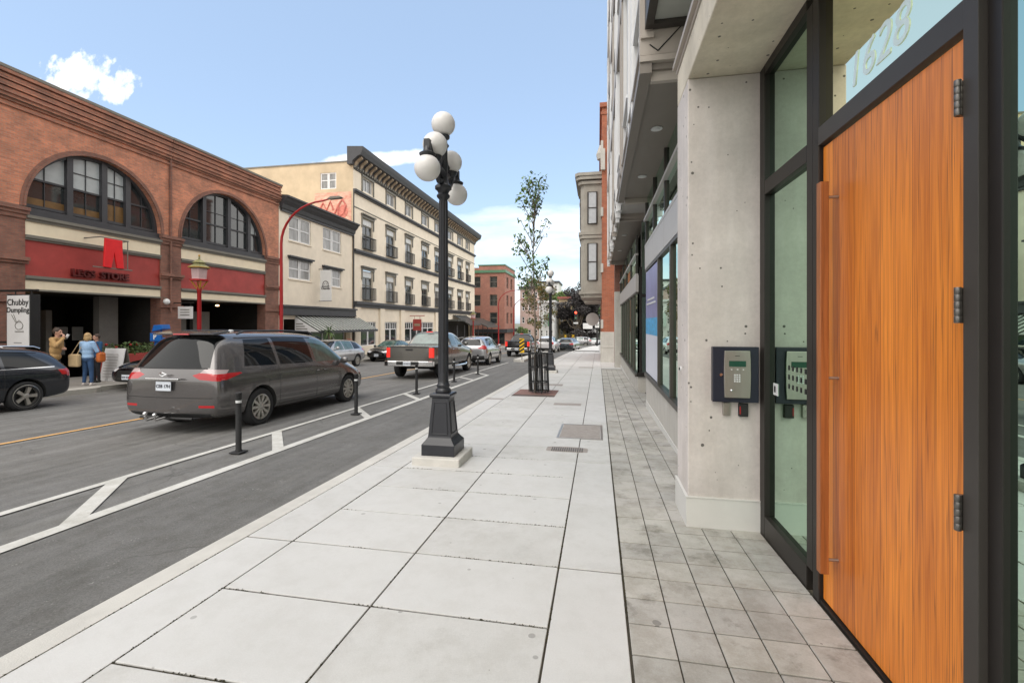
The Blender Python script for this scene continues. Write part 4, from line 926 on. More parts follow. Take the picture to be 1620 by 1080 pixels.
# ------------------------------------------------------------------ small cream house next door
A = thing('cream_rowhouse', 'small cream stucco three storey house with black cornice and metal awning', 'building', (F, 28.5, 0))
holes = [(25.38, 27.62, 6.70, 8.30), (28.98, 31.31, 6.70, 8.30), (25.38, 27.62, 4.30, 5.62), (28.98, 31.31, 4.15, 5.45), (24.9, 32.3, -1.0, 1.75)]
m = MB(); wall_holes(m, 'x', F, 24.48, 32.85, -1.4, 9.3, holes, -.18); m.box(-30, F-.19, 24.48, 32.85, 9.0, 9.1); m.build('wall', 'stucco', A)
m = MB(); m.box(F-.3, F+.12, 24.6, 32.9, 8.35, 8.5); m.prism([(24.6, 0), (33.0, 0)], 'x', 0, 0) if 0 else None
pr = [(F, 8.5), (F+.18, 8.5), (F+.25, 8.75), (F+.42, 8.95), (F+.50, 9.10), (F+.62, 9.15), (F+.62, 9.25), (F-.3, 9.35)]
m.prism(pr, 'y', 24.52, 32.98); m.build('cornice', 'slate', A)
for (a_, b_, lo, hi) in holes[:4]:
    mid = (a_+b_)/2
    for p, q in ((a_, mid), (mid, b_)): sash(A, 'x', F-.12, p+.02, q-.02, lo, hi, 'white', 'winc', .09, bars=((lo+hi)/2,))
    if hi < 6: m = MB(); m.box(F, F+.22, a_-.12, b_+.12, hi+.02, hi+.12); m.box(F, F+.1, a_-.05, b_+.05, hi-.08, hi+.02); m.build('window_hood', 'slate', A)
    MB().box(F, F+.06, a_-.05, b_+.05, lo-.08, lo).build('sill', 'stucco', A)
m = MB(); m.box(F, F+.25, 24.48, 33.0, 1.98, 2.5); m.box(F, F+.36, 24.48, 33.05, 2.5, 2.62); m.box(F, F+.30, 24.48, 33.0, 2.02, 2.08); m.build('shop_cornice', 'slate', A)
# awning
m = MB(); m.prism([(F+.02, 1.98), (F+.02, 1.92), (F+1.75, .93), (F+1.75, 1.0)], 'y', 26.0, 33.6); aw = m.build('awning', 'awn', A)
m = MB()
for k in range(19): y = 26.05+.418*k; m.prism([(F+.02, 1.985), (F+.02, 2.02), (F+1.76, 1.035), (F+1.76, 1.0)], 'y', y-.075, y+.075)
m.build('awning_rib', 'awn2', aw)
MB().box(F+1.70, F+1.78, 25.95, 33.65, .86, 1.02).build('awning_edge', 'slate', aw)
m = MB(); m.prism([(F+.02, 1.9), (F+.02, .95), (F+1.7, .95)], 'y', 25.94, 25.99); m.build('awning_cheek', 'white', aw)
m = MB()
for z, w_ in ((1.42, .5), (1.26, .62), (1.10, .8)): m.box(F+.1, F+.1+w_, 25.93, 25.938, z, z+.06)
m.build('awning_lettering', 'trimg', aw)
m = MB(); m.box(F-1.6, F-1.5, 24.6, 32.7, -1.4, 1.9); m.build('shop_interior', 'inside', A)
for a_, b_ in ((27.6, 29.0), (29.0, 30.4), (30.4, 31.8)): sash(A, 'x', F-.1, a_, b_, -.9, 1.5, 'offw', 'win', .07)
m = MB(); m.box(F-.15, F+.05, 31.9, 32.5, -1.2, 1.6); m.build('shop_pier', 'stucco2', A)
S = thing('hanging_banner', 'white vertical banner with a black arched emblem on the cream house', 'banner', (F+.6, 28.6, 4))
m = MB(); m.box(F+.10, F+.95, 28.50, 28.53, 3.0, 5.15); m.build('cloth', 'white', S)
m = MB(); cz = 4.05; cx = F+.52
m.tube([(cx-.2, 28.49, cz)]+[(cx-.2*math.cos(math.pi*k/8), 28.49, cz+.15+.2*math.sin(math.pi*k/8)) for k in range(9)]+[(cx+.2, 28.49, cz)], .022, 6)
m.ball((cx-.07, 28.49, cz+.15), .03, 8, 6); m.ball((cx+.08, 28.49, cz+.15), .03, 8, 6); m.tube([(cx-.28, 28.49, cz-.02), (cx+.28, 28.49, cz-.02)], .03, 6); m.build('emblem', 'black', S)
text('Chandly', .20, 'black', (cx, 28.49, cz-.16), (1, 0, 0), (0, 0, 1), 'lettering', S, bold=.006)
m = MB(); m.tube([(F, 28.5, 5.22), (F+1.0, 28.5, 5.22)], .03, 6); m.tube([(F, 28.5, 3.02), (F+.98, 28.5, 3.02)], .02, 6); m.build('bracket', 'slate', S)
S = thing('potted_palm', 'dark spiky palm in front of the metal awning', 'plant', (-17, 26.6, -.9))
m = MB(); m.tube([(-17, 26.6, zg(26)-.15), (-16.97, 26.6, .1), (-17, 26.6, .9)], .07, 8); m.build('trunk', 'bark', S)
m = MB(); rl = random.Random(9)
for k in range(46):
    t = rl.uniform(0, 6.28); e = rl.uniform(-.5, 1.2); d = Vector((math.cos(t)*math.cos(e), math.sin(t)*math.cos(e), math.sin(e))); o_ = Vector((-17, 26.6, .95)); sd = d.cross(Vector((0, 0, 1))).normalized()*.035; l_ = rl.uniform(.5, .8); mid_ = o_+d*l_*.55; end = o_+d*l_-Vector((0, 0, .18))
    m.add([o_-sd*.4, o_+sd*.4, mid_+sd, mid_-sd, end], [(0, 1, 2, 3), (3, 2, 4)])
m.build('fronds', 'leafg', S)

# ------------------------------------------------------------------ long cream hotel-like block
A = thing('cream_hotel', 'long four storey cream building with black bracketed cornice and iron balconies', 'building', (F, 50, 0))
WY = [(34.4, 36.2), (38.7, 40.5), (42.9, 44.6), (47.2, 49.1), (51.3, 53.3), (55.9, 58.0), (60.2, 62.3), (64.2, 65.9)]
holes = [(a_, b_, 11.35+1.05, 13.55) for a_, b_ in WY]+[(a_, b_, 7.65, 10.25) for a_, b_ in WY]+[(a_, b_, 3.45, 5.95) for a_, b_ in WY]
gh = [(34.1, 36.8, -.4, 1.6), (38.3, 41.0, -.4, 1.6), (42.8, 50.8, -.4, 1.6), (54.2, 68.2, -1.5, 1.9)]
m = MB(); wall_holes(m, 'x', F, 33.0, 69.0, -2.1, 14.35, holes+gh, -.22)
m.build('wall', 'stucco', A)
m = MB(); wall_holes(m, 'y', 33.0, -34, F, -2, 14.25, [(-21.87, -20.47, 12.2, 13.5)], .18); m.quad((-34, 69, -2), (F, 69, -2), (F, 69, 14.3), (-34, 69, 14.3)); m.quad((-34, 33, 14.25), (F, 33, 14.25), (F, 69, 14.25), (-34, 69, 14.25)); m.build('side_wall', 'stucco2', A)
MB().box(-34, F-.4, 32.94, 33.06, 14.25, 14.36).build('coping', 'trimg', A)
for p, q in ((-21.87, -21.17), (-21.17, -20.47)): sash(A, 'y', 33.1, p+.01, q-.01, 12.2, 13.5, 'white', 'winc', .08, bars=(12.9,), dirn=-1)
# faded painted wall advertisement
m = MB(); m.box(-22.35, -19.15, 32.985, 32.997, 9.3, 11.9); m.build('painted_advert', mat('faded_red_white', (.55, .20, .15), .9, var=.0, vs=2.6, tint=(.66, .50, .38), stretch=(1, 1, 2)), A)
m = MB(); rl = random.Random(2)
for s_ in ([(-22.0, 10.4), (-21.6, 11.1), (-21.3, 10.5), (-20.95, 11.2), (-20.7, 10.5)], [(-21.8, 10.1), (-21.2, 10.35), (-20.6, 10.2), (-20.1, 11.1)], [(-20.3, 9.9), (-19.8, 10.2), (-19.6, 10.8), (-19.9, 11.3), (-20.25, 10.9), (-20.3, 9.9)], [(-21.6, 9.8), (-20.9, 9.9), (-20.5, 9.6)]):
    m.tube([(x, 32.98, z) for x, z in s_], .085, 6)
m.build('painted_flourish', mat('faded_red', (.52, .16, .13), .9, var=.3, vs=5), A)
m = MB(); m.ball((-19.85, 32.98, 10.35), .42, 14, 8, (1, .06, 1.25)); m.build('painted_figure', mat('faded_red2', (.56, .19, .15), .9, var=.3, vs=5), A)
# cornice with brackets and dentils
pr = [(F, 13.95), (F+.10, 13.95), (F+.16, 14.2), (F+.62, 14.55), (F+.85, 14.62), (F+.98, 14.95), (F+1.05, 15.25), (F-.3, 15.35), (F-.3, 13.95)]
m = MB(); m.prism(pr, 'y', 32.6, 69.4); m.build('cornice', 'slate', A)
for k in range(46):
    y = 33.1+.79*k; m = MB(); m.prism([(F+.08, 13.95), (F+.2, 13.95), (F+.34, 14.2), (F+.72, 14.45), (F+.72, 14.60), (F+.08, 14.60)], 'y', y-.13, y+.13)
    m.build('cornice_bracket', 'bracket', A)
m = MB()
for k in range(92): y = 33.05+.392*k; m.box(F+.05, F+.2, y-.09, y+.09, 13.78, 13.95)
m.build('dentils', 'trimg', A)
m = MB(); m.box(F, F+.10, 33, 69, 13.70, 13.78)
for z, h, g_ in ((11.95, .16, .26), (11.83, .12, .14), (7.20, .18, .26), (7.07, .13, .14), (3.02, .22, .34), (2.78, .24, .18)): m.box(F, F+g_, 32.97, 69.05, z, z+h)
m.build('string_course', 'slate', A)
MB().box(F, F+.04, 33, 69, 10.72, 10.80).build('string_course', 'trimg', A)
for k, (a_, b_) in enumerate(WY):
    for lvl, (lo, hi) in enumerate(((12.40, 13.55), (7.65, 10.25), (3.45, 5.95))):
        if lvl == 0:
            f = sash(A, 'x', F-.16, a_+.05, b_-.05, lo, hi, 'white', 'winc', .09, mull=((a_+b_)/2,))
            m = MB(); m.box(F, F+.08, a_-.12, a_, lo-.1, hi+.1); m.box(F, F+.08, b_, b_+.12, lo-.1, hi+.1); m.box(F, F+.10, a_-.12, b_+.12, hi-.02, hi+.2); m.build('window_surround', 'trimg', f)
        else:
            f = sash(A, 'x', F-.16, a_+.05, b_-.05, lo, hi-.62, 'trimg', 'win' if (k+lvl) % 3 else 'winc', .09, mull=((a_+b_)/2,), bars=(lo+1.2,))
            m = MB(); m.box(F-.15, F-.09, a_+.1, b_-.1, hi-.60, hi-.12); m.build('transom_light', 'offw', f)
            m = MB(); m.box(F, F+.10, a_-.14, b_+.14, hi-.08, hi+.14); m.box(F, F+.24, a_-.22, b_+.22, hi+.14, hi+.24); m.box(F, F+.07, a_-.14, a_, hi-.9, hi-.08); m.box(F, F+.07, b_, b_+.14, hi-.9, hi-.08); m.build('window_surround', 'trimg', f)
            m = MB(); z0_ = lo-.05
            for z in (z0_+.02, z0_+1.0): m.box(F+.02, F+.32, a_-.02, b_+.02, z, z+.04)
            n_ = 13
            for i in range(n_+1): y = a_-.01+(b_-a_+.02)*i/n_; m.box(F+.29, F+.31, y-.012, y+.012, z0_+.05, z0_+1.0)
            for i in range(4):
                for y in (a_-.01, b_+.01): m.box(F+.04+.08*i, F+.055+.08*i, y-.012, y+.012, z0_+.05, z0_+1.0)
            m.build('balcony_railing', 'slate', f)
for k, (a_, b_, lo, hi) in enumerate(gh[:3]):
    n_ = 2 if k < 2 else 5; w = (b_-a_)/n_
    for i in range(n_):
        f = sash(A, 'x', F-.12, a_+w*i+.02, a_+w*(i+1)-.02, lo, hi-.62, 'white', 'win', .08)
        m = MB()
        for j in range(4): y = a_+w*i+.05+(w-.1)*j/3; m.box(F-.11, F-.06, y-.03, y+.03, hi-.62, hi-.04)
        m.box(F-.11, F-.06, a_+w*i+.02, a_+w*(i+1)-.02, hi-.08, hi-.02); m.build('transom_bars', 'white', f)
    MB().box(F-.14, F-.12, a_, b_, hi-.62, hi).build('transom_glass', 'win', A)
for y in (33.05, 37.3, 41.6, 51.2): MB().box(F, F+.16, y, y+.85, -2, 2.78).build('pilaster', 'stucco', A)
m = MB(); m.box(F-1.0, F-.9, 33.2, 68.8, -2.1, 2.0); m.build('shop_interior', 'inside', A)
m = MB(); m.tube([(F+.08, 32.95, -1.4), (F+.08, 32.95, 11.8)], .05, 8); m.build('downpipe', 'slate', A)
m = MB(); m.box(F, F+2.0, 54.0, 57.5, 1.75, 1.95); m.prism([(F+.1, 2.6), (F+.1, 2.5), (F+2.4, 1.2), (F+2.4, 1.35)], 'y', 58, 64); m.prism([(F+.1, 2.3), (F+.1, 2.2), (F+3.2, .85), (F+3.2, 1.0)], 'y', 64.5, 73.5); m.build('canopy', 'awn', A)
m = MB()
for y in (54.2, 57.3, 60, 64.2, 67, 70, 73): m.box(F+1.8, F+1.9, y, y+.1, -2.1, 1.2)
m.build('canopy_post', 'slate', A)
m = MB()
for y in (54.4, 57.2, 59.4, 61.5): m.box(F-.05, F+.04, y, y+2.0, -.6, -.5); 
m.build('shop_rail', 'offw', A)
m = MB(); m.box(F-3, F-2.2, 54, 55.4, 15, 16.4); m.lathe([(.45, 0), (.5, .1), (.3, .9)], (F-1.2, 58, 15.2), 12); m.build('chimney', 'stucco2', A)
S = thing('pub_sign', 'small dark red hanging pub sign on the cream building', 'sign', (F+.7, 46.5, 1))
m = MB(); m.box(F+.35, F+1.25, 44.0, 44.06, .75, 1.9); m.build('board', 'redb', S); m = MB(); m.tube([(F, 44.03, 2.25), (F+1.6, 44.03, 2.25)], .04, 6); m.tube([(F+.5, 44.03, 2.25), (F+.5, 44.03, 1.9)], .02, 5); m.tube([(F+1.1, 44.03, 2.25), (F+1.1, 44.03, 1.9)], .02, 5); m.build('bracket', 'redb', S)
m = MB(); m.box(F+.5, F+1.1, 43.985, 43.995, 1.2, 1.45); m.build('lettering', 'bracket', S)

# ------------------------------------------------------------------ far buildings
A = thing('far_brick_building', 'red brick corner building with green copper cornice in the distance', 'building', (-17, 76, -2))
XB0, XB1, YB = -21.5, -15.4, 75.0
wins = [(XB0+.6+2.9*i, XB0+1.9+2.9*i, z, z+1.9) for i in range(2) for z in (1.4, 4.4, 7.5)]
m = MB(); wall_holes(m, 'y', YB, XB0, XB1, -2.4, 10.2, wins, .25)
w2 = [(76.6, 78.2, z, z+1.9) for z in (1.4, 4.4, 7.5)]+[(80.2, 81.8, z, z+1.9) for z in (1.4, 4.4, 7.5)]
wall_holes(m, 'x', XB1, YB, 84.5, -2.4, 10.2, w2, -.25); m.build('wall', 'brickF', A)
m = MB(); m.box(XB0, XB1, YB, 84.5, 10.2, 10.9); m.box(XB0+1.6, XB1, YB+.02, 84.4, 10.9, 11.3); m.build('parapet', 'brickF', A)
m = MB(); m.box(XB0-.1, XB1+.2, YB-.2, 84.6, 10.0, 10.45); m.box(XB0+1.5, XB1+.1, YB-.08, 84.5, 11.2, 11.4); m.build('copper_cornice', 'green', A)
for a_, b_, lo, hi in wins: sash(A, 'y', YB+.2, a_, b_, lo, hi, 'trimg', 'win', .1, bars=((lo+hi)/2,), dirn=-1)
for a_, b_, lo, hi in w2: sash(A, 'x', XB1-.2, a_, b_, lo, hi, 'trimg', 'win', .1, bars=((lo+hi)/2,))
m = MB(); m.box(XB0, XB1+.5, YB-.5, YB, -.1, .5); m.box(XB1, XB1+.5, YB, 84, -.1, .5); m.build('shop_cornice', 'slate', A)
m = MB(); m.box(XB0, XB1, YB-.05, YB-.02, -2.0, -.2); m.build('shop_window', 'win', A)
def far_block(name, label, x0, x1, y0, y1, z1, wall, winm, nw, nf, roof=None, frame='white', zb=-1.6):
    A = thing(name, label, 'building', ((x0+x1)/2, y0, -2.5))
    w = (x1-x0)/nw; h = (z1-zb)/nf
    hs = [(x0+w*(i+.28), x0+w*(i+.72), zb+h*(j+.25), zb+h*(j+.75)) for i in range(nw) for j in range(nf)]
    m = MB(); wall_holes(m, 'y', y0, x0, x1, -3, z1, hs, .2); m.quad((x0, y0, -3), (x0, y1, -3), (x0, y1, z1), (x0, y0, z1)); m.quad((x1, y0, -3), (x1, y1, -3), (x1, y1, z1), (x1, y0, z1)); m.quad((x0, y0, z1), (x1, y0, z1), (x1, y1, z1), (x0, y1, z1)); m.build('wall', wall, A)
    for a_, b_, lo, hi in hs: sash(A, 'y', y0+.15, a_, b_, lo, hi, frame, winm, .12, bars=((lo+hi)/2,), dirn=-1)
    if roof: m = MB(); m.box(x0-.25, x1+.25, y0-.35, y1, z1, z1+.45); m.build('roof_cornice', roof, A)
    return A
M['pink'] = mat('pale_pink', (.55, .40, .36), .8); M['mint'] = mat('pale_mint', (.50, .58, .55), .8); M['whiteb'] = mat('white_render', (.66, .66, .66), .8); M['redbld'] = mat('red_render', (.30, .10, .08), .8); M['ochre'] = mat('ochre_render', (.48, .38, .24), .8)
far_block('distant_shop_building', 'white and pink shop building right of the far brick building', -15.0, -11.2, 88, 98, 8.2, 'pink', 'win', 3, 4, 'slate')
far_block('distant_shop_building', 'white low building with teal banners behind the near traffic', -11.1, -8.2, 87, 97, 5.4, 'whiteb', 'win', 3, 3, 'offw')
far_block('distant_shop_building', 'ochre building showing behind the slim street tree', -8.1, -4.4, 96, 108, 6.6, 'ochre', 'win', 3, 3, 'redbld')
far_block('distant_shop_building', 'dull red building half hidden by the dark trees', -4.3, -.5, 100, 110, 5.0, 'redbld', 'win', 3, 3, 'trimg')
far_block('distant_shop_building', 'pale building with dark roof at the top of the far street', -16.5, -9.5, 112, 122, 11.4, 'whiteb', 'win', 5, 5, 'slate')
for k, (x, c_) in enumerate(((-10.2, 'mint'), (-9.4, 'green'))):
    S = thing('shop_banner', ('pale mint' if k == 0 else 'dark green')+' vertical banner on the low white building', 'banner', (x, 86.5, 2)); MB().box(x, x+.55, 86.5, 86.55, .9, 3.4).build('cloth', c_, S); m = MB(); m.tube([(x+.27, 87, 3.5), (x+.27, 86.4, 3.5)], .04, 5); m.build('bracket', 'slate', S)
# white marquee tents in the park
for k in range(3):
    x = -3.6+2.75*k; S = thing('marquee', ('left', 'middle', 'right')[k]+'most white market tent beneath the dark trees', 'tent', (x, 93, -2.7)); z0_ = -2.7
    m = MB(); m.add([(x-1.3, 92, z0_+2.3), (x+1.3, 92, z0_+2.3), (x+1.3, 94.6, z0_+2.3), (x-1.3, 94.6, z0_+2.3), (x, 93.3, z0_+3.3)], [(0, 1, 4), (1, 2, 4), (2, 3, 4), (3, 0, 4)]); m.build('roof', 'white', S)
    m = MB()
    for a_ in (x-1.25, x+1.2):
        for b_ in (92.05, 94.5): m.box(a_, a_+.05, b_, b_+.05, z0_, z0_+2.3)
    m.build('legs', 'offw', S); m = MB(); m.box(x-1.25, x+1.25, 94.55, 94.6, z0_, z0_+2.3); m.build('back_sheet', 'offw', S)
S = thing('portable_kiosk', 'bright teal kiosk on the grass at the far end', 'kiosk', (3.7, 92, -2.7)); M['teal'] = mat('teal', (.02, .32, .42), .5)
MB().box(3.0, 4.2, 91, 92.2, -2.7, -.6).build('cabin', 'teal', S, bevel=.05); MB().box(2.9, 4.3, 90.9, 92.3, -.6, -.42).build('roof', 'white', S); MB().box(3.3, 3.9, 90.97, 91.0, -2.0, -1.0).build('hatch', 'white', S)

# ------------------------------------------------------------------ street furniture
def lamp_post(label):
    """five-globe cast iron lamp standard; local origin at the foot"""
    T = thing('street_lamp', label, 'street lamp', (0, 0, 0), 'five globe lamp posts along the kerb')
    m = MB(); m.box(-.285, .285, -.285, .285, -.12, .10); m.build('plinth', 'kerb', T, bevel=.012)
    m = MB(); m.lathe([(.200, .10), (.200, .225), (.192, .237), (.165, .27), (.145, .30), (.140, .315), (.104, .75), (.108, .76), (.125, .772), (.130, .79), (.122, .81), (.09, .815)], n=4)
    for s in (-1, 1):
        for ax in (0, 1):
            pl = [(-.098, .345), (.098, .345), (.073, .71), (-.073, .71)]
            for (i, j) in ((0, 1), (1, 2), (2, 3), (3, 0)):
                p, q = pl[i], pl[j]; f = lambda a: (a[0], s*(.1425-.0828*(a[1]-.315)), a[1])
                P_, Q_ = f(p), f(q)
                if ax: P_, Q_ = (P_[1], P_[0], P_[2]), (Q_[1], Q_[0], Q_[2])
                m.tube([P_, Q_], .007, 6)
    m.build('pedestal', 'ironb', T, bevel=.006)
    prof = [(.09, .815), (.095, .835), (.088, .855), (.072, .87), (.080, .89), (.080, .905), (.066, .92), (.064, .95), (.062, .98), (.050, 3.12), (.056, 3.13), (.075, 3.15), (.08, 3.17), (.06, 3.20), (.075, 3.23), (.10, 3.25), (.10, 3.28), (.07, 3.31), (.055, 3.36), (.05, 3.74), (.07, 3.77), (.05, 3.80), (.045, 3.84), (.075, 3.86), (.078, 3.885), (.04, 3.90)]
    m = MB(); m.lathe(prof, n=24)
    for k in range(10):
        t = 2*math.pi*k/10; m.tube([(.060*math.cos(t), .060*math.sin(t), 1.06), (.050*math.cos(t), .050*math.sin(t), 3.10)], .006, 5)
    m.build('post', 'ironb', T, smooth=True)
    for s in (-1, 1):
        m = MB()
        m.tube([(0, s*.05, 3.33), (0, s*.16, 3.30), (0, s*.28, 3.38), (0, s*.37, 3.52), (0, s*.47, 3.61), (0, s*.52, 3.57)], [.035, .03, .028, .026, .03, .03], 8)
        m.tube([(0, s*.04, 3.66), (0, s*.14, 3.50), (0, s*.24, 3.44), (0, s*.34, 3.50)], [.034, .03, .026, .022], 8); m.tube([(0, s*.04, 3.42), (0, s*.12, 3.44), (0, s*.2, 3.42), (0, s*.24, 3.36)], [.05, .045, .03, .02], 8)
        m.tube([(0, s*.10, 3.50), (0, s*.16, 3.58), (0, s*.23, 3.56), (0, s*.21, 3.50), (0, s*.16, 3.52)], .018, 6)
        m.lathe([(.02, 3.44), (.085, 3.465), (.09, 3.485), (.05, 3.51), (.035, 3.56)], (0, s*.52, .0), 16)
        m.box(-.032, .032, s*.52-.032, s*.52+.032, 3.53, 3.64)
        m.tube([(0, s*.04, 3.38), (0, s*.16, 3.43), (0, s*.27, 3.46), (0, s*.285, 3.52)], [.03, .028, .024, .022], 8)
        m.lathe([(.03, 3.47), (.06, 3.50), (.075, 3.525), (.08, 3.545), (.04, 3.55)], (0, s*.285, 0), 16)
        m.build('arm', 'ironb', T, smooth=True)
        m = MB(); m.ball((0, s*.52, 3.33), .142, 28, 18); m.build('globe', 'globe', T, smooth=True)
        m = MB(); m.ball((0, s*.285, 3.672), .14, 28, 18); m.build('globe', 'globe', T, smooth=True)
    m = MB(); m.ball((0, 0, 4.03), .142, 28, 18); m.build('globe', 'globe', T, smooth=True)
    return T
ST = {}
lp0 = lamp_post('')
place(lp0, ST, (-1.825, 5.22, zg(5.22)), 0, 'near black iron lamp post with five white globes on a square concrete plinth')
place(lp0, ST, (-1.90, 18.5, zg(18.5)), 0, 'second black globe lamp post beyond the caged street tree')

def bollard():
    T = thing('flexible_bollard', '', 'bollard', (0, 0, 0), 'black flexible bollards along the bike lane buffer')
    m = MB(); m.box(-.085, .085, -.085, .085, 0, .02); m.build('base_plate', 'rubber', T, bevel=.006)
    m = MB(); m.lathe([(.045, .025), (.038, .05), (.037, .62), (.037, .80), (.041, .805), (.041, .835), (.03, .845)], n=20); m.build('post', 'rubber', T, smooth=True)
    m = MB(); m.lathe([(.0385, .70), (.0385, .735)], n=20); m.build('reflective_band', 'offw', T, smooth=True)
    return T
b0 = bollard()
for k, (x, y, lab) in enumerate(((-4.96, 5.57, 'nearest black flexible bollard, in front of the minivan rear wheel'), (-4.97, 8.75, 'black flexible bollard in front of the minivan front wheel'),
                  (-5.02, 12.1, 'black flexible bollard before the pickup tailgate, left of the lamp pedestal'), (-5.05, 15.6, 'black flexible bollard just right of the lamp post, before the pickup door'), (-5.03, 18.8, 'farthest black flexible bollard, before the silver crossover'))):
    place(b0, ST, (x, y, roadz(x, y)+.012), 0, lab)

def gooseneck(label, h=8.35, arm=2.9):
    T = thing('red_street_light', label, 'street light', (0, 0, 0), 'red gooseneck street lights')
    m = MB(); pts = [(0, 0, 0), (0, 0, 1.0), (0, 0, 4), (0, 0, h-2.1)]; rs = [.11, .10, .085, .07]
    for k in range(1, 10):
        t = k/9*math.pi/2; pts.append((arm*.85*(1-math.cos(t)), 0, h-2.1+2.0*math.sin(t))); rs.append(.068-.003*k)
    pts.append((arm, 0, h-.02)); rs.append(.035)
    m.tube(pts, rs, 12); m.lathe([(.17, 0), (.17, .05), (.13, .1), (.12, .35)], n=14); m.build('pole', 'redp', T, smooth=True)
    m = MB(); m.prism([(arm-.1, h-.03), (arm+.1, h+.07), (arm+.6, h+.06), (arm+.72, h-.02), (arm+.6, h-.06), (arm, h-.07)], 'y', -.11, .11); m.build('lamp_head', 'trimg', T, bevel=.02)
    return T
g0 = gooseneck('')
place(g0, ST, (-15.85, 20.6, zg(20.6)-.15), R(-5), 'tall red gooseneck street light before the small cream house')
place(g0, ST, (-14.5, 66, zg(66)-.15), R(0), 'distant red gooseneck light before the far brick building')
place(g0, ST, (-14.9, 80.5, zg(80)-.15), R(-8), 'farthest red gooseneck light at the corner right of the far brick building')
M['pagoda'] = mat('pagoda_roof_paint', (.22, .21, .09), .5, var=.35, vs=9)
def lantern(label):
    T = thing('lantern_lamp', label, 'lantern lamp', (0, 0, 0), 'red posts with pagoda lanterns')
    m = MB(); m.lathe([(.16, 0), (.16, .3), (.10, .38), (.085, .5), (.075, 3.35), (.10, 3.4), (.08, 3.5)], n=16); m.build('post', 'redp', T, smooth=True)
    m = MB()
    for k in range(4):
        t = math.pi/4+math.pi/2*k; m.tube([(.05*math.cos(t), .05*math.sin(t), 3.42), (.14*math.cos(t), .14*math.sin(t), 3.55), (.30*math.cos(t), .30*math.sin(t), 3.80)], .028, 6)
    m.build('bracket', 'gold', T)
    m = MB(); m.lathe([(.30, 3.80), (.27, 3.86), (.30, 4.22), (.27, 4.28)], n=6); m.build('lantern_body', 'lant', T)
    m = MB(); m.lathe([(.36, 3.76), (.36, 3.82), (.29, 3.84)], n=6); m.build('lantern_rim', 'redp', T)
    m = MB(); m.lathe([(.34, 4.26), (.42, 4.30), (.22, 4.42), (.21, 4.47), (.27, 4.49), (.10, 4.60), (.04, 4.63), (.03, 4.78)], n=6); m.build('pagoda_roof', 'pagoda', T)
    m = MB(); m.lathe([(.425, 4.285), (.425, 4.305), (.40, 4.31)], n=6); m.ball((0, 0, 4.78), .04, 8, 6); m.build('gilt_edge', 'gold', T)
    return T
l0 = lantern('')
place(l0, ST, (-15.7, 15.6, zg(15.6)-.15), .2, 'red lantern post with pagoda roof before the brick arcade')
place(l0, ST, (-15.6, 56, zg(56)-.15), .2, 'small distant red lantern post before the dark canopies')

# ------------------------------------------------------------------ trees
def tree(name, label, x, y, z, trunk, branches, blobs, n, s, lm, seed, r0=.03, stake=False, lx=.5, cat='tree', group=None):
    T = thing(name, label, cat, (x, y, z), group); r_ = random.Random(seed)
    m = MB(); pts = [(x+p[0], y+p[1], z+p[2]) for p in trunk]; m.tube(pts, [r0*(1-.75*i/(len(pts)-1)) for i in range(len(pts))], 8); m.build('trunk', 'bark', T, smooth=True)
    m = MB()
    for b in branches: m.tube([(x+p[0], y+p[1], z+p[2]) for p in b], [r0*.45, r0*.32, r0*.2][:len(b)], 5)
    if branches: m.build('branches', 'bark', T)
    m = MB(); tot = sum(b[3]*b[4]*b[5] for b in blobs)**1.0
    for (cx, cy, cz, rx, ry, rz) in blobs:
        k = max(4, int(n*(rx*ry*rz)/tot)); leaves(m, (x+cx, y+cy, z+cz), rx, ry, rz, k, s, r_, .1, len(lm))
    m.build('crown', list(lm), T); return T
tr = random.Random(21)
br = []
for k in range(30):
    z = 2.2+tr.random()*2.7; t = tr.uniform(0, 6.28); r_ = (.40-.08*abs(z-3.2)); w = -.12*(5-z)*.3-.03
    br.append([(w, 0, z), (w+r_*.5*math.cos(t), r_*.5*math.sin(t), z+.3), (w+r_*math.cos(t), r_*math.sin(t), z+.62)])
bl = []
for b in br: 
    e = b[2]; c_ = b[1]; s_ = tr.uniform(.09, .19); bl.append((e[0], e[1], e[2], s_, s_, s_*1.3)); bl.append((c_[0], c_[1], c_[2]+.1, s_*.7, s_*.7, s_))
for z in (5.0, 5.2, 5.4): bl.append((.02, 0, z, .10, .10, .15))
tree('street_tree', 'slender young street tree with sparse leaves inside a black iron cage', -1.60, 11.75, zg(11.75), [(0, 0, 0), (.0, 0, 1.2), (-.02, 0, 2.5), (-.06, 0, 3.6), (-.02, 0, 4.6), (.03, 0, 5.45)], br, bl, 820, .056, ('leaf', 'leafg'), 4, r0=.028)
br2 = []; bl2 = []
for k in range(34):
    z = 1.9+tr.random()*3.9; t = tr.uniform(0, 6.28); r_ = 1.35-.22*abs(z-3.8)
    br2.append([(0, 0, z), (r_*.5*math.cos(t), r_*.5*math.sin(t), z+.2), (r_*math.cos(t), r_*math.sin(t), z+.5)]); s_ = tr.uniform(.22, .42); bl2.append((*br2[-1][2], s_, s_, s_)); bl2.append((*br2[-1][1], s_*.7, s_*.7, s_))
tree('street_tree', 'bushier young tree with brownish green leaves on the traffic island', -4.85, 39, zg(39)-.05, [(0, 0, 0), (.02, 0, 2.2), (-.02, 0, 4.5), (.02, 0, 6.4)], br2, bl2, 2200, .10, ('leaf2', 'leafg', 'leaf2'), 8, r0=.04)
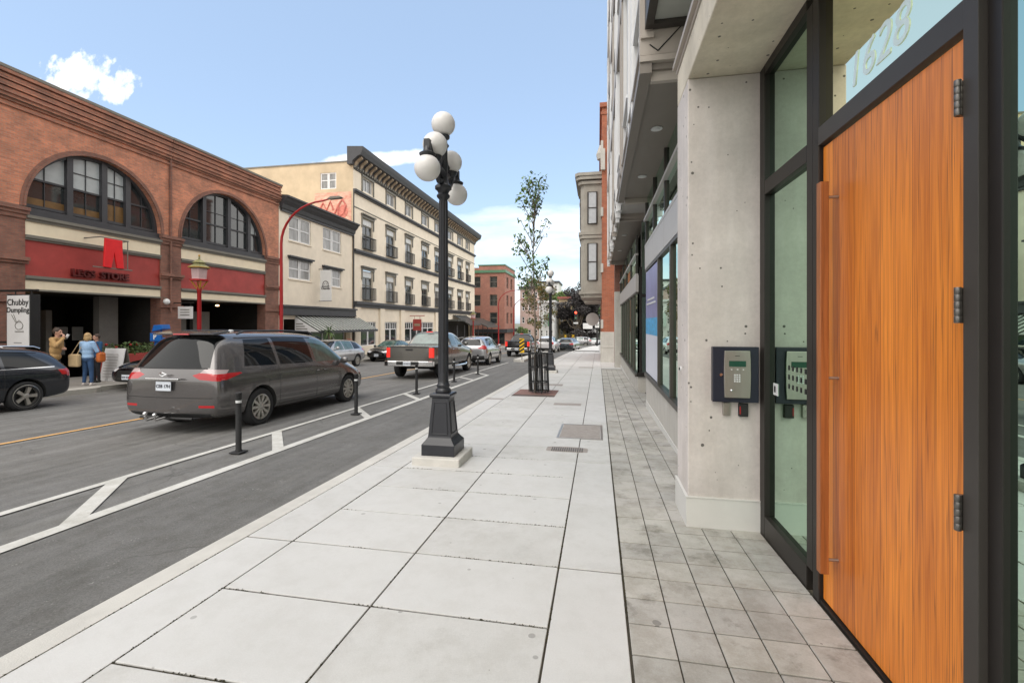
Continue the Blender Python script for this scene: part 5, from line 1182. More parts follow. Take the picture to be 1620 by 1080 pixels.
# iron cage round the near tree: two leaning half rounds of bars
C_ = thing('tree_cage', 'leaning black iron slat cage around the young tree trunk', 'tree guard', (-1.58, 11.7, zg(11.7)))
z0_ = zg(11.75)
for s in (0, 1):
    m = MB(); cx, cy = -1.62+.16*s, 11.75; lean = (.0, .012)[s]; r_ = .165
    for k in range(12):
        t = math.pi*2*k/12; bx, by = cx+r_*math.cos(t), cy+r_*math.sin(t)
        m.tube([(bx+.05, by, z0_+.05), (bx+.026+lean*.5, by, z0_+.5), (bx+lean, by, z0_+1.06)], .014, 5)
    for z in (.07, .30, .68, 1.04):
        ring = [(cx+.05+(lean-.05)*z/1.06+r_*math.cos(2*math.pi*k/16), cy+r_*math.sin(2*math.pi*k/16), z0_+z) for k in range(17)]
        m.tube(ring, .014, 6)
    m.build('slat_panel', 'iron' if 0 else 'black', C_)
m = MB(); m.tube([(-1.42, 11.6, z0_+.02), (-1.44, 11.6, z0_+1.2)], .012, 6); m.tube([(-1.78, 11.85, z0_+.02), (-1.80, 11.85, z0_+1.2)], .012, 6); m.build('stake', 'black', C_)
# big trees at the end of the street
def bigtree(label, x, y, h, rx, ry, lm, n, s, seed, zb=.25):
    r_ = random.Random(seed); z = zg(y)-.2; bl = []; br = []
    for k in range(34):
        a = r_.uniform(0, 6.28); e = r_.uniform(zb, 1); rr = math.sqrt(max(.05, 1-((e-.5)/.55)**2)); q = r_.uniform(.35, .95)
        cx, cy, cz = rx*rr*q*math.cos(a), ry*rr*q*math.sin(a), h*e*.95; s_ = r_.uniform(.12, .24)*h*.62
        bl.append((cx, cy, cz, s_*1.15, s_, s_*.75)); 
        if k < 12: br.append([(0, 0, h*.25), (cx*.5, cy*.5, cz*.6), (cx, cy, cz)])
    tree('park_tree', label, x, y, z, [(0, 0, 0), (.1, 0, h*.25), (0, .1, h*.5), (.1, 0, h*.8)], br, bl, n, s, lm, seed, r0=.35, group='large trees in the park at the street end')
bigtree('dark purple tree with a broad crown left of the stone bay', -4.0, 92, 11.5, 4.0, 3.8, ('leafd',), 9000, .24, 1, .18)
bigtree('very dark tallest tree against the stone bay', -.9, 96, 14.2, 3.8, 3.6, ('leafd', 'leafd', 'leafg'), 9000, .24, 2, .15)
bigtree('green tree left of the dark purple trees', -8.2, 102, 11.0, 3.6, 3, ('leafg', 'leaf'), 6000, .24, 3, .3)
bigtree('dark tree at the right edge behind the disc sign', 3.0, 90, 8.6, 3.4, 3, ('leafd', 'leafg'), 7000, .24, 5, .2)
bigtree('small bright green tree above the parked traffic', -13.9, 84, 3.4, 1.3, 1.2, ('leaf', 'leafg'), 1200, .14, 6, .35)
# hanging things by the road end
def hazard(x, y, lab, zt_=1.25):
    T = thing('hazard_marker', lab, 'hazard sign', (x, y, zg(y)), 'yellow and black striped island markers')
    z = zg(y); m = MB(); m.box(x-.15, x+.15, y-.015, y+.015, z+zt_-.92, z+zt_); m.build('board', 'yellow', T)
    m = MB()
    for k in range(4):
        a = z+zt_-.90+.23*k; lo, hi = z+zt_-.92, z+zt_
        pl = [(x-.15, a+.0), (x+.15, min(a+.20, hi)), (x+.15, min(a+.31, hi)), (x-.15, min(a+.11, hi))]
        m.add([(p, y-.018, q) for p, q in pl], [(0, 1, 2, 3)])
    m.build('stripes', 'black', T); m = MB(); m.tube([(x, y+.03, z-.1), (x, y+.03, z+zt_-.1)], .03, 6); m.build('post', 'trimg', T)
hazard(-4.72, 28.0+.35, 'near yellow and black striped marker at the island tip left of the tree cage', 1.32)
hazard(-2.95, 55.5, 'distant yellow and black striped marker on the island', 1.6)
hazard(-4.75, 68, 'farthest small striped marker left of the distant crossing', 1.6)
# traffic signal, pole and small signs at the crossing
T = thing('traffic_signal', 'distant traffic signal showing red before the dark trees', 'traffic light', (-3.4, 72, zg(72)))
z = zg(72); m = MB(); m.tube([(-3.4, 72, z), (-3.4, 72, z+4.4)], .07, 8); m.build('pole', 'black', T); m = MB(); m.box(-3.62, -3.18, 71.7, 71.95, z+4.0, z+5.4); m.build('signal_head', 'yellow' if 0 else 'black', T)
m = MB(); m.ball((-3.4, 71.68, z+5.1), .17, 12, 8, (1, .3, 1)); m.build('red_lamp', mat('signal_red', (.8, .03, .03), .3, emit=((1, .05, .02), 3.0)), T, smooth=True)
m = MB(); m.ball((-3.4, 71.68, z+4.25), .14, 12, 8, (1, .3, 1)); m.build('dark_lamp', 'green', T, smooth=True); MB().box(-3.75, -3.05, 71.8, 71.85, z+3.35, z+3.6).build('street_name_plate', 'offw', T)
for (x, y, h, lab, w_) in ((-.12, 68.6, 3.6, 'black post with a small white speed sign at the far corner', .3), (-1.6, 74, 3.5, 'white square notice board on a thin post before the dark trees', .75)):
    T = thing('road_sign', lab, 'road sign', (x, y, zg(y))); z = zg(y)
    m = MB(); m.tube([(x, y, z), (x, y, z+h+.8*(w_ < .5))], .13 if w_ < .5 else .05, 8); m.build('post', 'black', T); MB().box(x-w_, x+w_, y-.2, y-.15, z+h-.9, z+h).build('plate', 'white', T, bevel=.01)
    if w_ < .5: text('30', .45, 'black', (x, y-.21, z+h-.5), (1, 0, 0), (0, 0, 1), 'lettering', T, bold=.01)
# ------------------------------------------------------------------ vehicles
def evaluated(o):
    dg = bpy.context.evaluated_depsgraph_get(); me = bpy.data.meshes.new_from_object(o.evaluated_get(dg)); bpy.data.objects.remove(o); return me
def loft(st, bf, br_, sub=2):
    """st: stations rear to front (yl, yu, zb, zbelt, zr, wl, wb, wr)"""
    rows_ = []
    for (yl, yu, zb, zt_, zr, wl, wb, wr) in st:
        h = zr-zt_
        rows_.append([(0, yl, zb), (.82*wl, yl, zb), (.975*wl, yl, zb+.07), (wl, yl, zb+.30*(zt_-zb)+.03), (.995*wl, yl, zb+.85*(zt_-zb)), (wb, yl*.97+yu*.03, zt_), (wr, yl*.07+yu*.93, zt_+h*.90), (wr*.62, yu, zt_+h*.985), (0, yu, zr)])
    n = len(rows_); vs = []; fs = []; idx = {}
    for i, r_ in enumerate(rows_):
        for k, p in enumerate(r_):
            idx[i, k, 1] = len(vs); vs.append(p)
            if k in (0, 8): idx[i, k, -1] = idx[i, k, 1]
            else: idx[i, k, -1] = len(vs); vs.append((-p[0], p[1], p[2]))
    for i in range(n-1):
        for k in range(8):
            fs.append((idx[i, k, 1], idx[i+1, k, 1], idx[i+1, k+1, 1], idx[i, k+1, 1])); fs.append((idx[i, k, -1], idx[i, k+1, -1], idx[i+1, k+1, -1], idx[i+1, k, -1]))
    for i, bulge, fl in ((0, -br_, 1), (n-1, bf, -1)):
        grid = {}
        for k in range(9):
            for j, t in enumerate((-1, -.5, 0, .5, 1)):
                if k in (0, 8): 
                    grid[k, j] = idx[i, k, 1]; continue
                if t in (-1, 1): grid[k, j] = idx[i, k, int(t)]
                else:
                    p = rows_[i][k]; grid[k, j] = len(vs); vs.append((p[0]*t, p[1]+bulge*(1-t*t), p[2]))
        for k in range(8):
            for j in range(4):
                q = [grid[k, j], grid[k, j+1], grid[k+1, j+1], grid[k+1, j]]
                q = [v for a_, v in enumerate(q) if v not in q[:a_]]
                if len(q) > 2: fs.append(tuple(q if fl > 0 else q[::-1]))
    me = bpy.data.meshes.new('loft'); me.from_pydata(vs, [], fs); bm = bmesh.new(); bm.from_mesh(me); bmesh.ops.recalc_face_normals(bm, faces=bm.faces); bm.to_mesh(me); bm.free()
    o = bpy.data.objects.new('loft', me); COL.objects.link(o); s = o.modifiers.new('s', 'SUBSURF'); s.levels = s.render_levels = sub; return o
def inside(p, poly):
    sg_ = 0
    for (a, b) in zip(poly, poly[1:]+poly[:1]):
        c_ = (b[0]-a[0])*(p[1]-a[1])-(b[1]-a[1])*(p[0]-a[0])
        if abs(c_) < 1e-9: continue
        if sg_ == 0: sg_ = 1 if c_ > 0 else -1
        elif (c_ > 0) != (sg_ > 0): return False
    return True
def cut(bm, ax, poly, tag_, sgn=0, nmin=.25, only=(0,)):
    """stamp a convex outline onto the shell: ax 'x' = side view (y,z), 'y' = end view (x,z)"""
    I = (1, 2) if ax == 'x' else (0, 2); A = 0 if ax == 'x' else 1
    lo = [min(p[i] for p in poly) for i in (0, 1)]; hi = [max(p[i] for p in poly) for i in (0, 1)]
    def cand():
        out = []
        for f in bm.faces:
            nn = f.normal[A]
            if (abs(nn) if sgn == 0 else nn*sgn) < nmin or f.material_index not in only: continue
            a = [v.co[I[0]] for v in f.verts]; b = [v.co[I[1]] for v in f.verts]
            if min(a) > hi[0] or max(a) < lo[0] or min(b) > hi[1] or max(b) < lo[1]: continue
            out.append(f)
        return out
    for (p, q) in zip(poly, poly[1:]+poly[:1]):
        fs = cand(); d = (q[0]-p[0], q[1]-p[1]); nn = Vector((0, 0, 0)); nn[I[0]] = d[1]; nn[I[1]] = -d[0]
        if nn.length < 1e-9: continue
        co = Vector((0, 0, 0)); co[I[0]] = p[0]; co[I[1]] = p[1]
        es = list({e for f in fs for e in f.edges}); vs = list({v for f in fs for v in f.verts})
        bmesh.ops.bisect_plane(bm, geom=fs+es+vs, plane_co=co, plane_no=nn.normalized(), dist=1e-6)
    for f in cand():
        c_ = f.calc_center_median()
        if inside((c_[I[0]], c_[I[1]]), poly): f.material_index = tag_
def seam(a, b, w=.010):
    d = Vector((b[0]-a[0], b[1]-a[1])); n_ = Vector((-d.y, d.x)).normalized()*w/2; return [(a[0]-n_.x, a[1]-n_.y), (b[0]-n_.x, b[1]-n_.y), (b[0]+n_.x, b[1]+n_.y), (a[0]+n_.x, a[1]+n_.y)]
TAGS = ['body', 'well', 'side_window', 'rear_window', 'windshield', 'taillight', 'headlight', 'seam', 'trim', 'chrome_trim', 'front_window', 'grille', 'reflector', 'lamp_lens']
def wheel_proto(r, w, spokes, rimr=.66, rim='rim'):
    t = MB(); t.lathe([(r*.62, -w/2+.01), (r*.90, -w/2), (r*.985, -w/2+.025), (r, -w/2+.05), (r, w/2-.05), (r*.985, w/2-.025), (r*.90, w/2), (r*.62, w/2-.012)], n=36, axis='x', cap=False)
    m = MB(); R_ = r*rimr
    m.lathe([(R_, w/2-.002), (R_*1.03, w/2-.006), (R_*.93, w/2-.012), (R_*.90, w/2-.05), (R_*.88, w/2-.09)], n=36, axis='x', cap=False)
    for k in range(spokes):
        a = 2*math.pi*k/spokes; c_, s_ = math.cos(a), math.sin(a); hw = R_*1.25/spokes if spokes > 6 else R_*.16
        P_ = lambda rr, off, x: (x, rr*c_-off*s_, rr*s_+off*c_)
        m.add([P_(.16*R_, -hw*.6, w/2-.015), P_(.16*R_, hw*.6, w/2-.015), P_(.94*R_, hw, w/2-.012), P_(.94*R_, -hw, w/2-.012), P_(.16*R_, -hw*.9, w/2-.06), P_(.16*R_, hw*.9, w/2-.06), P_(.94*R_, hw*1.2, w/2-.06), P_(.94*R_, -hw*1.2, w/2-.06)], [(0, 1, 2, 3), (0, 3, 7, 4), (1, 5, 6, 2), (2, 6, 7, 3), (0, 4, 5, 1)])
    m.lathe([(.22*R_, w/2-.06), (.22*R_, w/2-.012), (.17*R_, w/2-.004)], n=20, axis='x')
    d = MB(); d.lathe([(R_*.9, w/2-.10), (.05, w/2-.095)], n=24, axis='x')
    return t, m, d
def vehicle(name, label, cat, loc, rz, st, bf, br_, paint_, W, wb_, rear_ax, wr_, cuts, spokes=10, tw=.22, plate=None, extras=None, sub=2, group=None, rimr=.66, low=False):
    T = thing(name, label, cat, (0, 0, 0), group)
    o = loft(st, bf, br_, 1 if low else sub); axes = (rear_ax, rear_ax+wb_)
    o.data.materials.append(M['p_black']); 
    cut_objs = []
    for ya in axes:
        for s in (-1, 1):
            m = MB(); m.lathe([(wr_+.055, -.34), (wr_+.055, .34)], (s*(W/2), ya, wr_+.01), 32, 'x')
            c_ = m.build('cutter', 'black'); cut_objs.append(c_); b = o.modifiers.new('b', 'BOOLEAN'); b.object = c_; b.solver = 'EXACT'; b.operation = 'DIFFERENCE'
            try: b.material_mode = 'TRANSFER'
            except Exception: pass
    me = evaluated(o)
    for c_ in cut_objs: bpy.data.objects.remove(c_)
    bm = bmesh.new(); bm.from_mesh(me); nm = [m_.name if m_ else '' for m_ in me.materials]
    for f in bm.faces: 
        w_ = f.material_index < len(nm) and nm[f.material_index].startswith('black_matte'); f.material_index = 1 if w_ else 0
    ly = bm.verts.layers.float_vector.new('nrm')
    bm.normal_update()
    for v in bm.verts:
        nn = Vector((0, 0, 0))
        for f in v.link_faces:
            if f.material_index == 0: nn += f.normal*f.calc_area()
        v[ly] = nn.normalized() if nn.length > 0 else v.normal
    for c_ in cuts:
        ax, poly, tg = c_[0], c_[1], c_[2]; sgn = c_[3] if len(c_) > 3 else 0; nmin = c_[4] if len(c_) > 4 else .25
        only = (0,) if tg != 'seam' else (0,)
        polys = [poly]
        if ax == 'y' and any(p[0] != 0 for p in poly) and min(p[0] for p in poly)*max(p[0] for p in poly) >= 0 : polys.append([(-p[0], p[1]) for p in poly])
        for pl in polys: cut(bm, ax, pl, TAGS.index(tg), sgn, nmin, only); bm.normal_update()
    PM = {'body': paint_, 'well': 'black', 'side_window': 'tint', 'rear_window': 'tint', 'windshield': 'tint', 'taillight': 'tail', 'headlight': 'lens', 'seam': 'black', 'trim': 'rubber', 'chrome_trim': 'chrome', 'front_window': 'carglass', 'grille': 'black', 'reflector': 'tail', 'lamp_lens': 'lamp_lens'}
    if extras and 'mats' in extras: PM.update(extras['mats'])
    part_of = {'seam': 'body', 'well': 'body', 'trim': 'body', 'chrome_trim': 'body'}
    byp = {}
    for f in bm.faces: tg = TAGS[f.material_index]; byp.setdefault(part_of.get(tg, tg), []).append((f, tg))
    # split lamps and windows into left and right pieces
    split = {}
    for pn_, lst in byp.items():
        if pn_ == 'body': split[pn_, 0] = lst; continue
        # connected components
        todo = {f: tg for f, tg in lst}; comp = []
        while todo:
            f0 = next(iter(todo)); stack = [f0]; cur = []
            tg0 = todo.pop(f0); cur.append((f0, tg0))
            while stack:
                f = stack.pop()
                for e in f.edges:
                    for g in e.link_faces:
                        if g in todo: cur.append((g, todo.pop(g))); stack.append(g)
            comp.append(cur)
        comp = [c_ for c_ in comp if sum(f.calc_area() for f, _ in c_) > .0008]
        for i, c_ in enumerate(comp): split[pn_, i] = c_
    for (pn_, i), lst in split.items():
        vid = {}; vs = []; ns = []; fs = []; mi = []; mats_ = []
        for f, tg in lst:
            if tg not in mats_: mats_.append(tg)
            ids = []
            for v in f.verts:
                key = (v.index if tg != 'well' else -v.index-1, id(v))
                if key not in vid: vid[key] = len(vs); vs.append(v.co[:]); ns.append(Vector(v[ly]) if tg != 'well' else v.normal.copy())
                ids.append(vid[key])
            fs.append(ids); mi.append(mats_.index(tg))
        me2 = bpy.data.meshes.new(pn_); me2.from_pydata(vs, [], fs)
        for tg in mats_: me2.materials.append(M[PM[tg]])
        me2.polygons.foreach_set('material_index', mi); me2.shade_smooth(); me2.update()
        try: me2.normals_split_custom_set_from_vertices([n_ if n_.length > .1 else Vector((0, 0, 1)) for n_ in ns])
        except Exception as ex: print('nrm', ex)
        oo = bpy.data.objects.new(pn_, me2); COL.objects.link(oo); fit(oo, T)
    bm.free()
    tM, rM, dM = wheel_proto(wr_, tw, spokes, rimr)
    first = None
    for ya in axes:
        for s in (-1, 1):
            ty = tM.build('wheel', 'rubber', T, smooth=True) if first is None else None
            if first is None:
                rm = rM.build('rim', 'rim', ty, smooth=True); dk = dM.build('brake_disc', 'black', ty); first = (ty, rm, dk)
                ty.location = (s*(W/2-tw/2-.015), ya, wr_); ty.rotation_euler = (0, 0, math.pi if s < 0 else 0)
                for q in (rm, dk): q.matrix_parent_inverse = Matrix.Identity(4)
            else:
                t2 = first[0].copy(); COL.objects.link(t2); t2.location = (s*(W/2-tw/2-.015), ya, wr_); t2.rotation_euler = (0, 0, math.pi if s < 0 else 0)
                for q in first[1:]: q2 = q.copy(); COL.objects.link(q2); q2.parent = t2
    if extras and 'fn' in extras: extras['fn'](T)
    T.location = loc; T.rotation_euler = (0, 0, rz); return T
def plate_at(T, x, y, z, rear, txt, w=.30, h=.155):
    s = -1 if rear else 1; m = MB(); m.box(x-w/2, x+w/2, min(y, y+s*.012), max(y, y+s*.012), z, z+h); p = m.build('licence_plate', 'plate', T, bevel=.003)
    text(txt, .075, 'dkblue', (x, y+s*.0145, z+h*.48), (1, 0, 0) if rear else (-1, 0, 0), (0, 0, 1), 'plate_number', p, depth=.003, bold=.002)
def mirror(T, x, y, z, paint_, w=.18):
    for s in (-1, 1):
        m = MB(); m.ball((s*(x+.10), y, z), .11, 12, 8, (1, .5, .75)); m.tube([(s*(x-.06), y+.02, z-.05), (s*(x+.06), y, z-.03)], .025, 6); m.build('door_mirror', paint_, T, smooth=True)
def handles(T, x, ys_, z, mname):
    for s in (-1, 1):
        for y in ys_: m = MB(); m.tube([(s*(x-.01), y-.09, z), (s*(x+.025), y-.06, z+.003), (s*(x+.025), y+.06, z+.003), (s*(x-.01), y+.09, z)], .012, 6); m.build('door_handle', mname, T, smooth=True)
def VY(x, y): return (x, y, roadz(x, y))
SL = lambda T, k=1: setattr(T, 'rotation_euler', (-math.atan(.0273)*k, 0, T.rotation_euler[2]))

# minivan, the largest vehicle in view
van_st = [(-2.50, -2.20, .34, 1.03, 1.64, .88, .82, .60), (-2.46, -2.12, .28, 1.04, 1.68, .95, .86, .63), (-2.30, -1.95, .24, 1.05, 1.72, .98, .90, .665), (-1.95, -1.6, .22, 1.055, 1.745, .99, .92, .69), (-1.2, -1.0, .21, 1.05, 1.755, .99, .93, .70), (-.4, -.4, .20, 1.04, 1.755, .99, .93, .71), (.4, .2, .20, 1.03, 1.745, .99, .93, .70), (1.05, .62, .20, 1.02, 1.71, .99, .925, .68), (1.40, .86, .21, 1.01, 1.665, .99, .92, .66), (1.62, 1.72, .22, .985, 1.09, .985, .90, .70), (1.95, 1.98, .23, .90, 1.01, .975, .86, .66), (2.25, 2.25, .25, .80, .90, .93, .80, .60), (2.44, 2.42, .28, .68, .76, .84, .72, .52)]
def van_fn(T):
    plate_at(T, 0, -2.605, .74, True, 'CE8 17H')
    mirror(T, .93, 1.22, 1.08, 'p_van'); handles(T, .985, (.28, .55), .90, 'p_van')
    m = MB(); m.box(-.33, .33, -2.655, -2.60, .925, .955); m.build('tailgate_garnish', 'chrome', T, bevel=.008)
    for s in (-1, 1):
        m = MB(); m.tube([(s*.62, -1.75, 1.70), (s*.64, -1.6, 1.755), (s*.655, -.6, 1.775), (s*.64, .3, 1.76), (s*.62, .5, 1.70)], .020, 8); m.build('roof_rail', 'slate', T, smooth=True)
    m = MB(); m.prism([(-2.30, 1.70), (-2.05, 1.745), (-1.9, 1.755), (-1.9, 1.73), (-2.28, 1.675)], 'x', -.62, .62); m.build('spoiler', 'p_van', T, bevel=.01)
    m = MB(); m.box(-.16, .16, -2.31, -2.29, 1.68, 1.705); m.build('brake_light', 'tail', T)
    m = MB(); m.tube([(.02, -2.50, 1.10), (.42, -2.47, 1.14)], .009, 6); m.build('wiper', 'black', T)
    m = MB(); m.tube([(-.1, -2.52, .30), (-.1, -2.80, .28), (-.1, -2.83, .36)], .022, 8); m.ball((-.1, -2.83, .39), .036, 10, 8); m.tube([(.05, -2.52, .30), (.05, -2.78, .28), (.05, -2.80, .34)], .018, 8); m.ball((.05, -2.80, .37), .033, 10, 8); m.build('tow_hitch', 'chrome', T, smooth=True)
    m = MB(); m.tube([(-.55, -2.52, .27), (.5, -2.52, .27)], .025, 6); m.build('hitch_bar', 'black', T)
    m = MB(); m.tube([(-.07, -2.63, 1.02), (0, -2.64, 1.05), (.07, -2.63, 1.02), (0, -2.64, .99), (-.07, -2.63, 1.02)], .010, 6); m.tube([(0, -2.64, 1.05), (0, -2.64, .99)], .008, 6); m.build('emblem', 'chrome', T, smooth=True)
    m = MB(); m.lathe([(.04, 1.74), (.05, 1.765), (.03, 1.785)], (0, -1.2, 0), 12); m.build('antenna_fin', 'offw', T, smooth=True)
vc = [('y', [(-.74, 1.12), (.74, 1.12), (.60, 1.63), (-.60, 1.63)], 'rear_window', -1, .2),
      ('y', [(-.72, 1.10), (.72, 1.10), (.70, 1.12), (-.70, 1.12)], 'trim', -1),
      ('y', [(.60, 1.04), (.96, 1.02), (.96, 1.09), (.66, 1.10)], 'lamp_lens', -1), ('x', [(-2.7, 1.02), (-2.28, 1.02), (-2.2, 1.085), (-2.7, 1.10)], 'lamp_lens'), ('y', [(.48, 1.0), (.62, .93), (.96, .90), (.96, 1.02), (.60, 1.04)], 'taillight', -1), ('x', [(-2.7, .90), (-2.3, .92), (-1.95, 1.01), (-2.0, 1.03), (-2.7, 1.02)], 'taillight'),
      ('y', [(-.86, .615), (.86, .615), (.86, .627), (-.86, .627)], 'seam', -1), ('y', [(.62, .46), (.88, .46), (.88, .50), (.62, .50)], 'reflector', -1), ('y', [(-.8, .24), (.8, .24), (.8, .36), (-.8, .36)], 'trim', -1),
      ('x', [(-1.86, 1.12), (-1.02, 1.10), (-1.02, 1.62), (-1.66, 1.60)], 'side_window'), ('x', [(-.93, 1.10), (.14, 1.09), (.14, 1.625), (-.93, 1.63)], 'side_window'),
      ('x', [(.24, 1.09), (1.36, 1.075), (1.24, 1.20), (.98, 1.40), (.68, 1.56), (.24, 1.62)], 'front_window'),
      ('y', [(-.78, 1.10), (.78, 1.10), (.60, 1.62), (-.60, 1.62)], 'windshield', 1, .2),
      ('x', seam((-1.0, .30), (-1.0, 1.10)), 'seam'), ('x', seam((.19, .30), (.19, 1.62)), 'seam'), ('x', seam((1.40, .34), (1.40, 1.02)), 'seam'), ('x', seam((-1.0, .33), (1.40, .33)), 'seam'), ('x', seam((-2.2, 1.095), (-1.0, 1.0), .008), 'seam'), 
      ('x', seam((-2.28, .45), (-2.22, .90), .008), 'seam'), ('x', [(-1.1, .20), (1.2, .20), (1.2, .25), (-1.1, .25)], 'trim'),
      ('x', [(2.05, .72), (2.6, .66), (2.6, .86), (2.2, .86)], 'headlight')]
T = vehicle('minivan', 'dark grey minivan driving away in the near lane', 'minivan', (-7.18, 9.02, roadz(-7.2, 9.0)), 0, van_st, .10, .075, 'p_van', 1.98, 3.03, -1.50, .345, vc, 10, plate=True, extras={'fn': van_fn}); SL(T)

# black estate parked at the left, rear towards the far end
wag_st = [(-2.36, -2.05, .34, .92, 1.34, .80, .76, .56), (-2.30, -1.92, .28, .93, 1.38, .87, .80, .58), (-2.1, -1.7, .24, .95, 1.42, .90, .84, .60), (-1.6, -1.2, .20, .95, 1.455, .91, .86, .61), (-.6, -.5, .18, .94, 1.47, .91, .87, .62), (.2, .05, .18, .93, 1.46, .91, .87, .61), (.75, .45, .18, .92, 1.42, .91, .87, .59), (1.05, 1.15, .18, .90, .98, .91, .86, .66), (1.5, 1.5, .19, .84, .92, .90, .82, .62), (2.05, 2.05, .22, .76, .84, .86, .76, .56), (2.32, 2.32, .28, .62, .70, .76, .66, .5)]
def wag_fn(T):
    mirror(T, .86, .78, .98, 'p_wagon'); handles(T, .90, (-.55, .35), .80, 'p_wagon'); plate_at(T, 0, -2.425, .62, True, 'HL3 04K')
    for s in (-1, 1): m = MB(); m.tube([(s*.57, -1.85, 1.41), (s*.60, -1.7, 1.46), (s*.62, -.5, 1.50), (s*.60, .25, 1.47)], .016, 6); m.build('roof_rail', 'chrome', T, smooth=True)
sc_ = [('x', [(-1.95, .985), (-1.05, .97), (-1.05, 1.36), (-1.50, 1.33)], 'side_window'), ('x', [(-.98, .97), (-.15, .965), (-.15, 1.375), (-.98, 1.365)], 'side_window'), ('x', [(-.08, .965), (.82, .955), (.45, 1.27), (.25, 1.35), (-.08, 1.375)], 'front_window'),
       ('x', [(-2.0, .965), (.85, .935), (.85, .953), (-2.0, .983)], 'chrome_trim'),
       ('y', [(-.62, .98), (.62, .98), (.50, 1.32), (-.50, 1.32)], 'rear_window', -1), ('y', [(.50, .76), (.9, .74), (.9, .92), (.50, .90)], 'taillight', -1), ('x', [(-2.5, .76), (-2.12, .78), (-2.05, .90), (-2.5, .94)], 'taillight'),
       ('y', [(-.72, .97), (.72, .97), (.55, 1.37), (-.55, 1.37)], 'windshield', 1, .2), ('y', [(.42, .60), (.80, .60), (.78, .72), (.45, .70)], 'headlight', 1), ('x', [(1.95, .66), (2.5, .58), (2.5, .76), (2.1, .77)], 'headlight'), ('y', [(-.40, .40), (.40, .40), (.36, .66), (-.36, .66)], 'grille', 1), ('y', [(-.7, .22), (.7, .22), (.7, .36), (-.7, .36)], 'grille', 1),
       ('x', seam((-1.02, .3), (-1.02, .96)), 'seam'), ('x', seam((-.12, .28), (-.12, .96)), 'seam'), ('x', seam((.98, .3), (.90, .94)), 'seam'), ('x', seam((-2.2, .72), (-2.0, .95), .008), 'seam'), ('y', [(-.8, .24), (.8, .24), (.8, .40), (-.8, .40)], 'trim', -1)]
T = vehicle('parked_estate', 'black estate car parked at the left kerb, cut by the picture edge', 'estate car', (-13.75, 6.75, roadz(-13.8, 6.8)), math.pi, wag_st, .12, .07, 'p_wagon', 1.84, 2.68, -1.42, .335, sc_, 5, extras={'fn': wag_fn}, rimr=.74); SL(T, -1)

# pickups
def pick_st(bed=1.27, roof=1.86):
    return [(-2.92, -2.92, .62, 1.22, bed, .92, .95, .90), (-2.88, -2.88, .50, 1.23, bed+.01, .985, .97, .93), (-2.6, -2.6, .48, 1.24, bed+.01, 1.005, .98, .94), (-1.6, -1.6, .46, 1.24, bed+.01, 1.01, .98, .94), (-.98, -.98, .44, 1.24, bed+.01, 1.01, .98, .94), (-.90, -.86, .42, 1.24, bed+.02, 1.01, .98, .93), (-.87, -.74, .42, 1.24, roof-.05, 1.01, .975, .70), (-.75, -.55, .42, 1.24, roof-.01, 1.01, .975, .73), (-.2, -.1, .40, 1.24, roof, 1.01, .975, .74), (.5, .4, .40, 1.24, roof-.01, 1.01, .975, .73), (.95, .72, .40, 1.23, roof-.05, 1.01, .97, .71), (1.30, 1.42, .40, 1.21, 1.27, 1.01, .95, .78), (1.8, 1.8, .42, 1.17, 1.24, 1.01, .93, .76), (2.5, 2.5, .44, 1.10, 1.18, 1.0, .90, .72), (2.82, 2.82, .46, .98, 1.05, .94, .84, .68)]
def pick_cuts(grille=True):
    return [('x', [(-.70, 1.28), (.0, 1.275), (.0, 1.74), (-.58, 1.72)], 'front_window'), ('x', [(.08, 1.275), (1.08, 1.26), (.68, 1.66), (.5, 1.72), (.08, 1.74)], 'front_window'),
       ('y', [(-.80, 1.32), (.80, 1.32), (.62, 1.76), (-.62, 1.76)], 'rear_window', -1), ('y', [(-.8, 1.29), (.8, 1.29), (.62, 1.77), (-.62, 1.77)], 'windshield', 1, .2),
       ('y', [(.79, .83), (1.05, .83), (1.05, 1.20), (.79, 1.20)], 'taillight', -1, .2), ('x', [(-3.0, .85), (-2.86, .85), (-2.86, 1.19), (-3.0, 1.19)], 'taillight'),
       ('y', seam((.785, .62), (.785, 1.25), .012), 'seam', -1), ('y', [(-.78, 1.205), (.78, 1.205), (.78, 1.25), (-.78, 1.25)], 'trim', -1), ('y', [(-.15, 1.09), (.15, 1.09), (.15, 1.16), (-.15, 1.16)], 'trim', -1), 
       ('x', seam((-.88, .5), (-.88, 1.26), .03), 'seam'), ('x', seam((.04, .48), (.04, 1.26)), 'seam'), ('x', seam((1.12, .5), (1.16, 1.22)), 'seam'), ('x', [(-.8, .40), (1.3, .40), (1.3, .46), (-.8, .46)], 'trim')]
def pick_fn(paint_, txt, bump):
    def fn(T):
        m = MB(); m.prism([(-.98, -3.02), (-.80, -3.10), (.80, -3.10), (.98, -3.02), (1.0, -2.86), (-1.0, -2.86)], 'z', .50, .70); m.build('rear_bumper', bump, T, bevel=.02)
        m = MB(); m.box(-.45, .45, -3.105, -3.09, .56, .69); m.build('bumper_step', 'black', T)
        plate_at(T, -.02, -3.108, .53, True, txt); mirror(T, 1.0, .95, 1.32, paint_); handles(T, 1.0, (-.62, .2), 1.10, 'chrome')
        for s in (-1, 1):
            m = MB(); m.tube([(s*1.03, -.75, .42), (s*1.05, -.6, .38), (s*1.05, 1.1, .38), (s*1.03, 1.25, .42)], .045, 8); m.build('side_step', 'chrome', T, smooth=True)
        m = MB(); m.box(-.14, .14, -.80, -.76, 1.815, 1.845); m.build('brake_light', 'tail_on', T)
        m = MB(); m.box(-.75, .75, -2.0, 2.3, .42, .60); m.tube([(-.85, -1.77, .41), (.85, -1.77, .41)], .09, 8); m.build('chassis', 'black', T)
    return fn
